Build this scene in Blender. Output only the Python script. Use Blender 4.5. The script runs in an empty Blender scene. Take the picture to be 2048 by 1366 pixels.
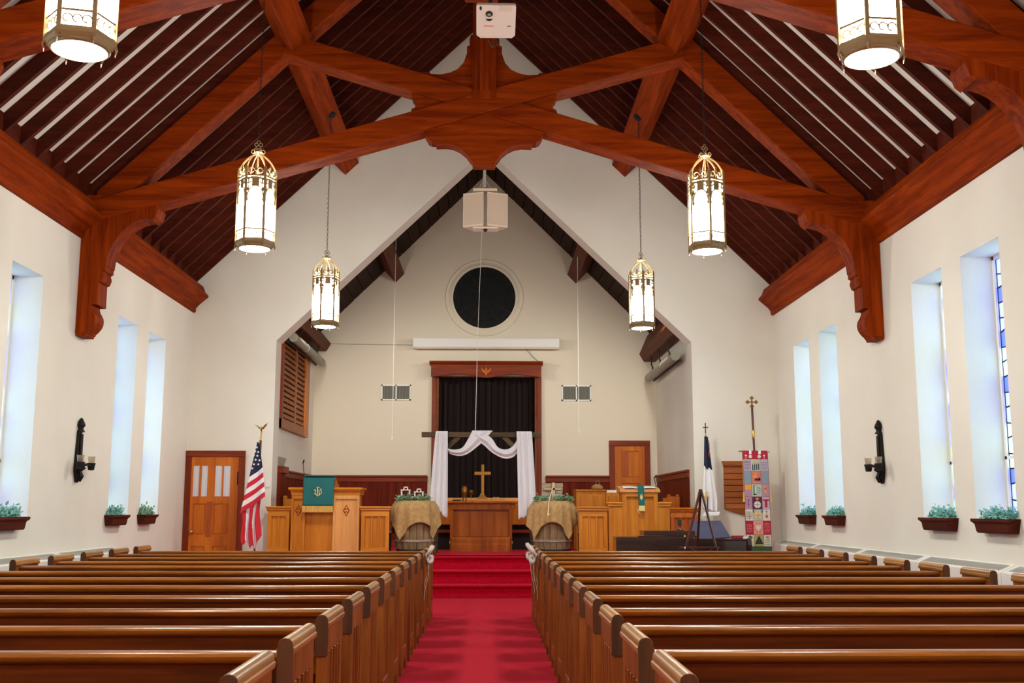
import bpy, bmesh, math, random
from mathutils import Matrix, Vector
random.seed(7)
PI = math.pi
SC = bpy.context.scene
COL = SC.collection

# ------------------------------------------------------------------ camera
cam = bpy.data.cameras.new('camera'); camo = bpy.data.objects.new('camera', cam); COL.objects.link(camo)
cam.sensor_width = 36.0; cam.lens = 2156.86 / 2048 * 36.0; cam.clip_end = 200
def cam_axes(pit, yaw, roll):
    cy, sy, cp, sp = math.cos(yaw), math.sin(yaw), math.cos(pit), math.sin(pit)
    fw = Vector((sy*cp, cy*cp, sp)); rt = Vector((cy, -sy, 0)); up = rt.cross(fw)
    cr, sr = math.cos(roll), math.sin(roll)
    return rt*cr + up*sr, up*cr - rt*sr, fw
rt, up, fw = cam_axes(0.1536, 0.0211, 0.0011)
M = Matrix((rt, up, -fw)).transposed().to_4x4(); M.translation = (0.0759, 0, 1.30)
camo.matrix_world = M
SC.camera = camo

# ------------------------------------------------------------------ world, exposure, render options
W = bpy.data.worlds.new('world'); SC.world = W; W.use_nodes = True
W.node_tree.nodes['Background'].inputs[0].default_value = (0.55, 0.80, 1.0, 1)
W.node_tree.nodes['Background'].inputs[1].default_value = 6.5
SC.view_settings.view_transform = 'Standard'; SC.view_settings.look = 'None'
SC.view_settings.exposure = 0.0; SC.view_settings.gamma = 1.0; SC.view_settings.use_curve_mapping = False
try:
    SC.cycles.use_denoising = True; SC.cycles.denoiser = 'OPENIMAGEDENOISE'
    SC.cycles.max_bounces = 8; SC.cycles.diffuse_bounces = 5; SC.cycles.sample_clamp_indirect = 6.0
    SC.cycles.caustics_reflective = False; SC.cycles.caustics_refractive = False
except Exception: pass
LAMP = 70.0          # strength of the lantern glass
LAMP_COL = (1.0, 1.0, 0.90, 1)

# ------------------------------------------------------------------ helpers
def lin(c):
    return tuple((v/255/12.92 if v/255 <= .04045 else ((v/255+.055)/1.055)**2.4) for v in c)
MATS = {}
def mat(name, rgb, rough=.55, metal=0., spec=.5, bump=0., bscale=60., vary=None, vscale=3., coat=0., emit=None, estr=0., alpha=None, sheen=0.):
    m = bpy.data.materials.new(name); m.use_nodes = True; nt = m.node_tree; b = nt.nodes['Principled BSDF']
    c = lin(rgb)
    b.inputs['Base Color'].default_value = (*c, 1); b.inputs['Roughness'].default_value = rough
    b.inputs['Metallic'].default_value = metal; b.inputs['Specular IOR Level'].default_value = spec
    b.inputs['Coat Weight'].default_value = coat; b.inputs['Coat Roughness'].default_value = .12
    b.inputs['Sheen Weight'].default_value = sheen
    if emit: b.inputs['Emission Color'].default_value = (*emit, 1); b.inputs['Emission Strength'].default_value = estr
    if alpha is not None: b.inputs['Alpha'].default_value = alpha
    tc = None
    if vary or bump: tc = nt.nodes.new('ShaderNodeTexCoord')
    if vary:
        n = nt.nodes.new('ShaderNodeTexNoise'); n.inputs['Scale'].default_value = vscale; n.inputs['Detail'].default_value = 6
        r = nt.nodes.new('ShaderNodeValToRGB'); r.color_ramp.elements[0].position = .35; r.color_ramp.elements[1].position = .65
        r.color_ramp.elements[0].color = (*c, 1); r.color_ramp.elements[1].color = (*lin(vary), 1)
        nt.links.new(tc.outputs['Object'], n.inputs['Vector']); nt.links.new(n.outputs['Fac'], r.inputs['Fac']); nt.links.new(r.outputs['Color'], b.inputs['Base Color'])
    if bump:
        n = nt.nodes.new('ShaderNodeTexNoise'); n.inputs['Scale'].default_value = bscale; n.inputs['Detail'].default_value = 4
        bp = nt.nodes.new('ShaderNodeBump'); bp.inputs['Strength'].default_value = bump; bp.inputs['Distance'].default_value = .01
        nt.links.new(tc.outputs['Object'], n.inputs['Vector']); nt.links.new(n.outputs['Fac'], bp.inputs['Height']); nt.links.new(bp.outputs['Normal'], b.inputs['Normal'])
    MATS[name] = m
    return m
def wood(name, dark, light, rough=.4, axis=0, coat=0., scale=9., bump=.15, spec=.22):
    m = bpy.data.materials.new(name); m.use_nodes = True; nt = m.node_tree; b = nt.nodes['Principled BSDF']
    b.inputs['Roughness'].default_value = rough; b.inputs['Coat Weight'].default_value = coat; b.inputs['Coat Roughness'].default_value = .18; b.inputs['Specular IOR Level'].default_value = spec
    tc = nt.nodes.new('ShaderNodeTexCoord'); oi = nt.nodes.new('ShaderNodeObjectInfo')
    ad = nt.nodes.new('ShaderNodeVectorMath'); ad.operation = 'ADD'
    mu = nt.nodes.new('ShaderNodeVectorMath'); mu.operation = 'SCALE'; mu.inputs['Scale'].default_value = 31.
    cb = nt.nodes.new('ShaderNodeCombineXYZ')
    for k in range(3): nt.links.new(oi.outputs['Random'], cb.inputs[k])
    nt.links.new(cb.outputs[0], mu.inputs[0])
    nt.links.new(tc.outputs['Object'], ad.inputs[0]); nt.links.new(mu.outputs[0], ad.inputs[1])
    mp = nt.nodes.new('ShaderNodeMapping'); s = [scale]*3; s[axis] = scale*.07; mp.inputs['Scale'].default_value = s
    nt.links.new(ad.outputs[0], mp.inputs['Vector'])
    n1 = nt.nodes.new('ShaderNodeTexNoise'); n1.inputs['Scale'].default_value = 1.4; n1.inputs['Detail'].default_value = 8; n1.inputs['Distortion'].default_value = .6
    n2 = nt.nodes.new('ShaderNodeTexNoise'); n2.inputs['Scale'].default_value = 9.; n2.inputs['Detail'].default_value = 3
    nt.links.new(mp.outputs[0], n1.inputs['Vector']); nt.links.new(mp.outputs[0], n2.inputs['Vector'])
    mx = nt.nodes.new('ShaderNodeMath'); mx.operation = 'MULTIPLY_ADD'; mx.inputs[1].default_value = .35
    nt.links.new(n2.outputs['Fac'], mx.inputs[0]); nt.links.new(n1.outputs['Fac'], mx.inputs[2])
    r = nt.nodes.new('ShaderNodeValToRGB'); e = r.color_ramp.elements
    e[0].position = .5; e[1].position = .85; e[0].color = (*lin(dark), 1); e[1].color = (*lin(light), 1)
    nt.links.new(mx.outputs[0], r.inputs['Fac']); nt.links.new(r.outputs['Color'], b.inputs['Base Color'])
    bp = nt.nodes.new('ShaderNodeBump'); bp.inputs['Strength'].default_value = bump; bp.inputs['Distance'].default_value = .004
    nt.links.new(mx.outputs[0], bp.inputs['Height']); nt.links.new(bp.outputs['Normal'], b.inputs['Normal'])
    MATS[name] = m
    return m
def glassmat(name, rgb, thru=.5):
    m = bpy.data.materials.new(name); m.use_nodes = True; nt = m.node_tree; nt.nodes.clear()
    o = nt.nodes.new('ShaderNodeOutputMaterial'); t = nt.nodes.new('ShaderNodeBsdfTransparent'); l = nt.nodes.new('ShaderNodeBsdfTranslucent')
    mx = nt.nodes.new('ShaderNodeMixShader'); mx.inputs[0].default_value = thru
    c = (*lin(rgb), 1); t.inputs[0].default_value = c; l.inputs[0].default_value = c
    nt.links.new(t.outputs[0], mx.inputs[1]); nt.links.new(l.outputs[0], mx.inputs[2]); nt.links.new(mx.outputs[0], o.inputs[0])
    MATS[name] = m
    return m

class MB:
    def __init__(s): s.v = []; s.f = []; s.mi = []; s.m = 0
    def add(s, vs, fs):
        o = len(s.v); s.v += [tuple(v) for v in vs]
        for f in fs: s.f.append(tuple(i+o for i in f)); s.mi.append(s.m)
        return s
    def box(s, x0, x1, y0, y1, z0, z1):
        if x0 > x1: x0, x1 = x1, x0
        if y0 > y1: y0, y1 = y1, y0
        if z0 > z1: z0, z1 = z1, z0
        return s.add([(x0,y0,z0),(x1,y0,z0),(x1,y1,z0),(x0,y1,z0),(x0,y0,z1),(x1,y0,z1),(x1,y1,z1),(x0,y1,z1)],
                     [(0,3,2,1),(4,5,6,7),(0,1,5,4),(1,2,6,5),(2,3,7,6),(3,0,4,7)])
    def prism(s, poly, axis, a0, a1):
        # poly in the two other axes, order: axis x -> (y,z); y -> (x,z); z -> (x,y)
        n = len(poly)
        def P(p, a):
            return (a, p[0], p[1]) if axis == 'x' else (p[0], a, p[1]) if axis == 'y' else (p[0], p[1], a)
        return s.add([P(p, a0) for p in poly]+[P(p, a1) for p in poly],
                     [tuple(range(n)), tuple(range(2*n-1, n-1, -1))]+[(i, i+n, (i+1) % n+n, (i+1) % n) for i in range(n)])
    def bar(s, a, b, w, h, upv=(0,0,1)):
        a, b = Vector(a), Vector(b); d = (b-a).normalized(); u = Vector(upv)
        if abs(d.dot(u)) > .98: u = Vector((0,1,0))
        r = d.cross(u).normalized(); u = r.cross(d)
        vs = []
        for p in (a, b):
            for i, j in ((-1,-1),(1,-1),(1,1),(-1,1)): vs.append(p+r*i*w/2+u*j*h/2)
        return s.add(vs, [(0,1,2,3),(7,6,5,4),(0,4,5,1),(1,5,6,2),(2,6,7,3),(3,7,4,0)])
    def tube(s, pts, r, n=8, caps=True):
        pts = [Vector(p) for p in pts]; rs = r if isinstance(r, (list, tuple)) else [r]*len(pts)
        vs = []; fs = []; u = None
        for i, p in enumerate(pts):
            d = (pts[min(i+1, len(pts)-1)]-pts[max(i-1, 0)])
            d = d.normalized() if d.length > 1e-9 else Vector((0,0,1))
            if u is None: u = d.orthogonal().normalized()
            u = (u-d*u.dot(d)); u = u.normalized() if u.length > 1e-6 else d.orthogonal().normalized()
            w = d.cross(u)
            for k in range(n):
                a = 2*PI*k/n; vs.append(p+(u*math.cos(a)+w*math.sin(a))*rs[i])
        for i in range(len(pts)-1):
            for k in range(n): fs.append((i*n+k, i*n+(k+1) % n, (i+1)*n+(k+1) % n, (i+1)*n+k))
        if caps: fs.append(tuple(range(n-1, -1, -1))); fs.append(tuple((len(pts)-1)*n+k for k in range(n)))
        return s.add(vs, fs)
    def lathe(s, prof, c=(0,0,0), n=20, axis='z', a0=0.):
        vs = []; fs = []
        for r, h in prof:
            for k in range(n):
                a = a0+2*PI*k/n; x, y = r*math.cos(a), r*math.sin(a)
                p = (x, y, h) if axis == 'z' else (x, h, y) if axis == 'y' else (h, x, y)
                vs.append((p[0]+c[0], p[1]+c[1], p[2]+c[2]))
        for i in range(len(prof)-1):
            for k in range(n): fs.append((i*n+k, i*n+(k+1) % n, (i+1)*n+(k+1) % n, (i+1)*n+k))
        if prof[0][0] > 1e-6: fs.append(tuple(range(n-1, -1, -1)))
        if prof[-1][0] > 1e-6: fs.append(tuple((len(prof)-1)*n+k for k in range(n)))
        return s.add(vs, fs)
    def torus(s, c, R, r, n=20, m=6, axis='z'):
        vs = []; fs = []
        for i in range(n):
            a = 2*PI*i/n
            for j in range(m):
                b = 2*PI*j/m; q = R+r*math.cos(b); h = r*math.sin(b); x, y = q*math.cos(a), q*math.sin(a)
                p = (x, y, h) if axis == 'z' else (x, h, y) if axis == 'y' else (h, x, y)
                vs.append((p[0]+c[0], p[1]+c[1], p[2]+c[2]))
        for i in range(n):
            for j in range(m): fs.append((i*m+j, ((i+1) % n)*m+j, ((i+1) % n)*m+(j+1) % m, i*m+(j+1) % m))
        return s.add(vs, fs)
    def surf(s, fn, nu, nv, mfn=None, thick=0.):
        vs = [fn(i/nu, j/nv) for j in range(nv+1) for i in range(nu+1)]
        o = len(s.v); s.v += [tuple(v) for v in vs]
        for j in range(nv):
            for i in range(nu):
                a = o+j*(nu+1)+i; s.f.append((a, a+1, a+nu+2, a+nu+1)); s.mi.append(mfn((i+.5)/nu, (j+.5)/nv) if mfn else s.m)
        return s
    def build(s, name, mats, parent=None, smooth=False, bevel=0., solid=0., seg=2, kind=None, label=None, raw=False, weld=False):
        me = bpy.data.meshes.new(name)
        off = Vector((0,0,0)); p = parent
        while p is not None: off += p.location; p = p.parent
        me.from_pydata([Vector(v)-off for v in s.v], [], s.f)
        if not isinstance(mats, (list, tuple)): mats = [mats]
        for m in mats: me.materials.append(MATS[m] if isinstance(m, str) else m)
        me.polygons.foreach_set('material_index', s.mi)
        me.validate(); me.update()
        if not raw:
            bm = bmesh.new(); bm.from_mesh(me); (bmesh.ops.remove_doubles(bm, verts=bm.verts, dist=1e-5) if weld else 0); bmesh.ops.recalc_face_normals(bm, faces=bm.faces); bm.to_mesh(me); bm.free()
        if smooth:
            me.polygons.foreach_set('use_smooth', [True]*len(me.polygons))
            try: me.set_sharp_from_angle(angle=math.radians(50))
            except Exception: pass
        o = bpy.data.objects.new(name, me); COL.objects.link(o)
        if parent is not None: o.parent = parent
        if solid: md = o.modifiers.new('solid', 'SOLIDIFY'); md.thickness = solid; md.offset = 0
        if bevel: md = o.modifiers.new('bevel', 'BEVEL'); md.width = bevel; md.segments = seg; md.limit_method = 'ANGLE'; md.angle_limit = math.radians(40)
        if kind: o['kind'] = kind
        if label: o['label'] = label
        return o
def tag(o, label, cat, group=None, kind=None):
    o['label'] = label; o['category'] = cat
    if group: o['group'] = group
    if kind: o['kind'] = kind
    return o
def thing(name, label, cat, loc=(0,0,0), group=None, kind=None):
    o = bpy.data.objects.new(name, None); COL.objects.link(o); o.location = loc; o.empty_display_size = .1
    return tag(o, label, cat, group, kind)
def dup_tree(o, parent=None):
    c = o.copy(); COL.objects.link(c); c.parent = parent
    for ch in o.children: dup_tree(ch, c)
    return c
def part(parent, name, mats, fn, **k):
    m = MB(); fn(m); return m.build(name, mats, parent, **k)

# ------------------------------------------------------------------ materials
mat('plaster', (229,225,214), .85, bump=.12, bscale=25., vary=(224,219,207), vscale=1.2)
mat('plaster_chancel', (226,214,194), .85, bump=.12, bscale=25.)
mat('ceiling_plaster', (225,218,208), .9)
_c = mat('carpet', (206,8,46), .95, spec=.1, bump=.8, bscale=350., vary=(172,5,32), vscale=60., sheen=.17)
_c.node_tree.nodes['Principled BSDF'].inputs['Sheen Tint'].default_value = (1, .30, .36, 1); _c.node_tree.nodes['Principled BSDF'].inputs['Sheen Roughness'].default_value = .35
wood('beam_y', (104,31,2), (146,55,6), .6, 1, spec=.05)
wood('beam_x', (104,31,2), (146,55,6), .6, 0, spec=.05)
wood('beam_z', (104,31,2), (146,55,6), .6, 2, spec=.05)
wood('rafter', (62,19,9), (84,29,13), .6, 0, spec=.1)
wood('chancel_board', (34,17,10), (56,30,16), .6, 1, spec=.08)
wood('chancel_beam', (78,34,12), (108,52,22), .55, 1, spec=.1)
wood('pew_x', (108,58,14), (158,92,26), .3, 0, coat=.28)
wood('pew_z', (108,54,14), (148,80,26), .42, 2, coat=.05)
wood('pew_y', (132,88,44), (176,124,68), .34, 1, coat=.25)
wood('pew_dark', (78,32,10), (112,50,16), .42, 0, coat=.1)
wood('pew_grain', (66,38,20), (94,56,32), .5, 2)
wood('oak_z', (180,104,22), (208,132,38), .42, 2, coat=.05, scale=7)
wood('oak_x', (186,110,28), (216,142,48), .4, 0, coat=.1, scale=7)
wood('oak_pale', (206,142,78), (226,164,98), .4, 2, coat=.1, scale=7)
wood('altar_wood', (146,70,14), (178,94,24), .42, 2, coat=.05, scale=7)
wood('door_wood', (176,88,18), (206,114,28), .4, 2, coat=.08, scale=7)
wood('door_dark', (150,66,22), (184,92,34), .4, 2, coat=.15, scale=7)
wood('trim_wood', (104,34,8), (136,52,14), .45, 2, coat=.05)
wood('trim_wood_x', (104,34,8), (136,52,14), .45, 0, coat=.05)
wood('wainscot', (86,24,8), (118,36,12), .5, 2, spec=.08)
wood('planter_wood', (62,22,13), (86,34,20), .55, 1, spec=.12)
wood('barn_wood', (140,122,104), (176,156,134), .75, 0)
wood('barrel_wood', (118,94,68), (156,128,96), .75, 2)
wood('arbor_wood', (66,52,38), (98,80,60), .8, 0)
wood('board_wood', (138,74,34), (168,96,48), .45, 0)
wood('ebony', (42,30,28), (64,42,38), .22, 0, coat=.4)
wood('easel_wood', (62,30,26), (88,44,36), .35, 2, coat=.3)
mat('iron', (28,26,24), .55, .6, bump=.3, bscale=90)
mat('lantern_metal', (150,126,88), .55, .45)
mat('brass', (205,160,80), .25, 1.)
mat('dull_brass', (152,108,48), .35, .9)
mat('white_paint', (232,230,226), .5)
mat('grille_dark', (150,150,142), .8)
mat('vent_dark', (86,88,78), .8)
mat('black', (14,13,13), .6)
mat('piano_black', (34,26,26), .12, coat=.6)
mat('piano_panel', (66,70,98), .1, coat=1.)  # blue of the reflected window put into the base colour
mat('dark_window', (6,8,8), .45, spec=.2)
mat('speaker_cloth', (205,185,165), .8, bump=.4, bscale=300)
mat('speaker_shell', (215,198,178), .6)
mat('tube_grey', (150,146,132), .5)
mat('curtain_dark', (26,8,9), .95, sheen=.0)
mat('white_fabric', (214,211,217), .8, bump=.1, bscale=30)
mat('burlap', (206,168,112), .95, bump=.9, bscale=260., vary=(188,150,96), vscale=18.)
mat('green_cloth', (4,98,98), .7, bump=.2, bscale=40)
mat('gold_thread', (226,204,130), .6)
mat('gold_fringe', (224,180,96), .8, bump=.8, bscale=160)
mat('navy', (22,28,58), .75); mat('flag_red', (196,26,46), .75); mat('flag_white', (232,228,228), .75)
mat('rope', (226,206,172), .9)
mat('leaf_pale', (150,190,165), .7, vary=(96,140,110), vscale=30)
mat('leaf_green', (122,160,120), .7, vary=(74,116,80), vscale=30)
mat('leaf_teal', (140,196,184), .7, vary=(78,140,126), vscale=30)
mat('flower', (235,215,190), .7)
mat('paper', (238,236,232), .7); mat('ink', (40,36,40), .7)
mat('bow_grey', (196,184,176), .8)
mat('projector_white', (214,198,188), .45)
mat('lens_glass', (20,18,20), .08)
mat('red_book', (150,24,44), .5)
mat('marker_red', (190,50,50), .7)
mat('curtain_pane', (214,220,232), .8)
mat('mic', (30,30,32), .5)
mat('knob_glass', (225,215,200), .12, .3)
wood('sign_pale', (176,156,126), (206,186,156), .7, 0)
mat('straw', (150,112,72), .9)
for n, c in dict(lilac=(186,164,182), bluegrey=(132,144,152), salmon=(206,112,92), sage=(176,186,166), orange=(226,156,60), violet=(92,24,72), cream=(218,206,188), crimson=(172,24,48), pink=(222,148,138), olive=(158,156,92), mauve=(176,132,152), darkgreen=(52,84,56), rose=(196,96,90), teal=(88,110,104)).items():
    mat('q_'+n, c, .85, bump=.2, bscale=120)
glassmat('glass_clear', (236,240,246)); glassmat('glass_blue', (150,156,226)); glassmat('glass_violet', (200,196,236))
glassmat('glass_yellow', (232,222,150)); glassmat('glass_pale', (206,222,214)); glassmat('glass_cup', (240,236,230), .25)
m = bpy.data.materials.new('lantern_glass'); m.use_nodes = True; nt = m.node_tree; b = nt.nodes['Principled BSDF']
b.inputs['Base Color'].default_value = (.9,.85,.7,1); b.inputs['Emission Color'].default_value = LAMP_COL; b.inputs['Emission Strength'].default_value = LAMP
MATS['lantern_glass'] = m
m = m.copy(); m.name = 'lantern_bulb_glass'; m.node_tree.nodes['Principled BSDF'].inputs['Emission Strength'].default_value = LAMP*3.8; MATS['lantern_bulb_glass'] = m

# ------------------------------------------------------------------ room shell
WX = 4.642; YA = 17.0; YB = 20.8; YN = -5.0; ARCH_T = .42
PZ = .585                                   # height of the platform
def roof_z(x): return 9.34-.975*abs(x)      # underside of the rafters
def grid_wall(m, x0, x1, ys, zs, holes):
    """wall normal to x between x0 (room face) and x1, hollow where (y,z) cell centre lies in a hole"""
    def solid(j, k):
        if j < 0 or k < 0 or j >= len(ys)-1 or k >= len(zs)-1: return False
        cy, cz = (ys[j]+ys[j+1])/2, (zs[k]+zs[k+1])/2
        return not any(a < cy < b and c < cz < d for a, b, c, d in holes)
    for j in range(len(ys)-1):
        for k in range(len(zs)-1):
            if not solid(j, k): continue
            a, b, c, d = ys[j], ys[j+1], zs[k], zs[k+1]
            for x in (x0, x1): m.add([(x,a,c),(x,b,c),(x,b,d),(x,a,d)], [(0,1,2,3)])
            if not solid(j-1, k): m.add([(x0,a,c),(x1,a,c),(x1,a,d),(x0,a,d)], [(0,1,2,3)])
            if not solid(j+1, k): m.add([(x0,b,c),(x1,b,c),(x1,b,d),(x0,b,d)], [(0,1,2,3)])
            if not solid(j, k-1): m.add([(x0,a,c),(x1,a,c),(x1,b,c),(x0,b,c)], [(0,1,2,3)])
            if not solid(j, k+1): m.add([(x0,a,d),(x1,a,d),(x1,b,d),(x0,b,d)], [(0,1,2,3)])
RW = [(13.93,14.70),(15.16,15.94),(9.34,10.14),(10.58,11.37),(4.75,5.55),(5.98,6.77)]
LW = [(13.62,14.37),(14.86,15.65),(9.28,10.07),(10.52,11.27),(4.75,5.55),(5.98,6.77)]
ZS, ZT = 1.213, 3.721
def side_wall(name, sx, wins, lab):
    m = MB(); ys = sorted({YN-.4, YA+ARCH_T}|{a for w in wins for a in w}); zs = [-.3, ZS, ZT, 4.95]
    grid_wall(m, sx*WX, sx*(WX+.46), ys, zs, [(a,b,ZS,ZT) for a,b in wins])
    return tag(m.build(name, 'plaster', weld=True), lab, 'wall', kind='structure')
side_wall('wall_left', -1, LW, 'long cream plaster wall left of the pews with tall narrow window openings')
side_wall('wall_right', 1, RW, 'long cream plaster wall right of the pews with tall narrow window openings')
m = MB()
AP = 7.13; SPX, SPZ = 3.305, 3.935
for s in (-1, 1):
    m.prism([(s*WX,-.3),(s*WX,4.95),(s*.001,9.6),(s*.001,AP),(s*SPX,SPZ),(s*SPX,-.3)], 'y', YA, YA+ARCH_T)
tag(m.build('wall_front', 'plaster'), 'cream gable wall with a tall pointed opening into the chancel', 'wall', kind='structure')
m = MB(); m.prism([(-WX-.4,-.3),(WX+.4,-.3),(WX+.4,4.95),(0,9.9),(-WX-.4,4.95)], 'y', YN-.3, YN)
tag(m.build('wall_rear', 'plaster'), 'plain plaster wall behind the camera closing the nave', 'wall', kind='structure')
m = MB(); m.box(-WX-.4, WX+.4, YN-.3, YB+.8, -.3, 0)
tag(m.build('floor', 'carpet'), 'red carpet floor of the aisle and under the pews', 'floor', kind='structure')
# chancel walls
m = MB()
CX = 3.312
OP = (-.95, 1.01, 3.84)
poly = lambda a, b: [(a, 0), (b, 0), (b, min(9, 7.9-1.0*abs(b)+.15)), (a, 7.9-1.0*abs(a)+.15)]
m.prism([(-CX-.2,0),(OP[0],0),(OP[0],OP[2]),(OP[1],OP[2]),(OP[1],0),(CX+.2,0),(CX+.2,5.0),(0,8.2),(-CX-.2,5.0)], 'y', YB, YB+.5)
m.box(OP[0]-.3, OP[1]+.3, YB+.5, YB+.6, 0, 4.3)
tag(m.build('wall_back', 'plaster_chancel'), 'beige back wall of the chancel around the round window', 'wall', kind='structure')
m = MB(); m.box(-CX, -CX-.2, YA+ARCH_T, YB, 0, 5.0)
tag(m.build('wall_chancel_left', 'plaster'), 'left side wall of the chancel holding the wooden lattice shutter', 'wall', kind='structure')
m = MB(); m.box(CX, CX+.2, YA+ARCH_T, YB, 0, 5.0)
tag(m.build('wall_chancel_right', 'plaster'), 'plain right side wall of the chancel beside the dark door', 'wall', kind='structure')

# steps and platform
pf = thing('chancel_steps', 'three red carpeted steps up from the aisle to the platform', 'steps', (0,16.3,0), kind='structure')
RZ = PZ/3
for k in range(3):
    y0 = 16.18+.25*k
    def stepf(m, k=k, y0=y0):
        z1 = RZ*(k+1)
        prof = [(y0+.01, RZ*k-.0), (y0+.01, z1-.045), (y0-.030, z1-.036), (y0-.038, z1-.018), (y0-.025, z1), (y0+.30, z1), (y0+.30, RZ*k)]
        m.prism(prof, 'x', -1.40, 1.42)
    part(pf, 'step', 'carpet', stepf, bevel=.008)
m = MB(); m.box(-CX+.001, CX-.001, 16.90, YB, 0, PZ); m.box(-3.31, -1.40, 16.72, 16.90, 0, PZ); m.box(1.42, 3.31, 16.72, 16.90, 0, PZ)
m.box(OP[0], OP[1], YB, YB+.5, 0, PZ)
m.box(-1.40, 1.42, 16.70, 16.90, .01, PZ)
tag(m.build('floor_chancel', 'carpet'), 'raised red carpeted platform floor behind the steps', 'floor', kind='structure')

# ------------------------------------------------------------------ ceiling: plaster slopes + rafters
ce = thing('ceiling', 'steep timber ceiling with dark rafters and white plaster strips between them', 'ceiling', (0,0,4.8), kind='structure')
DR = .143*1.397
for s in (-1, 1):
    part(ce, 'plaster_slope', 'ceiling_plaster', lambda m: m.add(
        [(0,YN-.3,9.34+DR),(0,YA,9.34+DR),(s*5.1,YA,9.34+DR-.975*5.1),(s*5.1,YN-.3,9.34+DR-.975*5.1),
         (0,YN-.3,9.44+DR),(0,YA,9.44+DR),(s*5.1,YA,9.44+DR-.975*5.1),(s*5.1,YN-.3,9.44+DR-.975*5.1)],
        [(0,1,2,3),(4,5,6,7),(0,1,5,4),(2,3,7,6),(1,2,6,5),(0,3,7,4)]))
    base = None
    for k in range(50):
        y = 16.93-.383*k
        if base is None:
            mm = MB()
            mm.prism([(0,9.34),(s*4.75,9.34-.975*4.75),(s*4.75,9.34-.975*4.75+DR),(0,9.34+DR)], 'y', -.026, .026)
            base = mm.build('rafter', 'rafter', ce); base.location = (0, y, 0)
        else:
            r = base.copy(); COL.objects.link(r); r.location = (0, y, 0)
for s in (-1, 1): part(ce, 'eave_board', 'rafter', lambda m: m.box(s*4.60, s*WX, YN, YA, 4.78, 5.10))
# ridge board
part(ce, 'ridge_board', 'rafter', lambda m: m.box(-.05, .05, YN, YA, 9.1, 9.5))
# purlins
for s, nm in ((-1,'left'), (1,'right')):
    m = MB(); m.prism([(s*2.28,6.66),(s*2.065,6.87),(s*2.30,7.10),(s*2.515,6.89)], 'y', YN, YA)
    tag(m.build('purlin_beam', 'beam_y', bevel=.012), 'long square purlin beam carrying the rafters on the %s roof slope' % nm, 'beam', 'purlins')
    m = MB(); m.prism([(s*WX,4.37),(s*4.60,4.38),(s*4.60,4.44),(s*4.575,4.47),(s*4.55,4.50),(s*4.41,4.62),(s*4.41,4.65),(s*4.46,4.70),(s*4.50,4.80),(s*WX,4.80)], 'y', YN, YA)
    tag(m.build('trim_1' if s < 0 else 'trim_2', 'beam_y', bevel=.006), 'moulded wooden cornice along the top of the %s wall' % nm, 'cornice', kind='structure')

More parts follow.
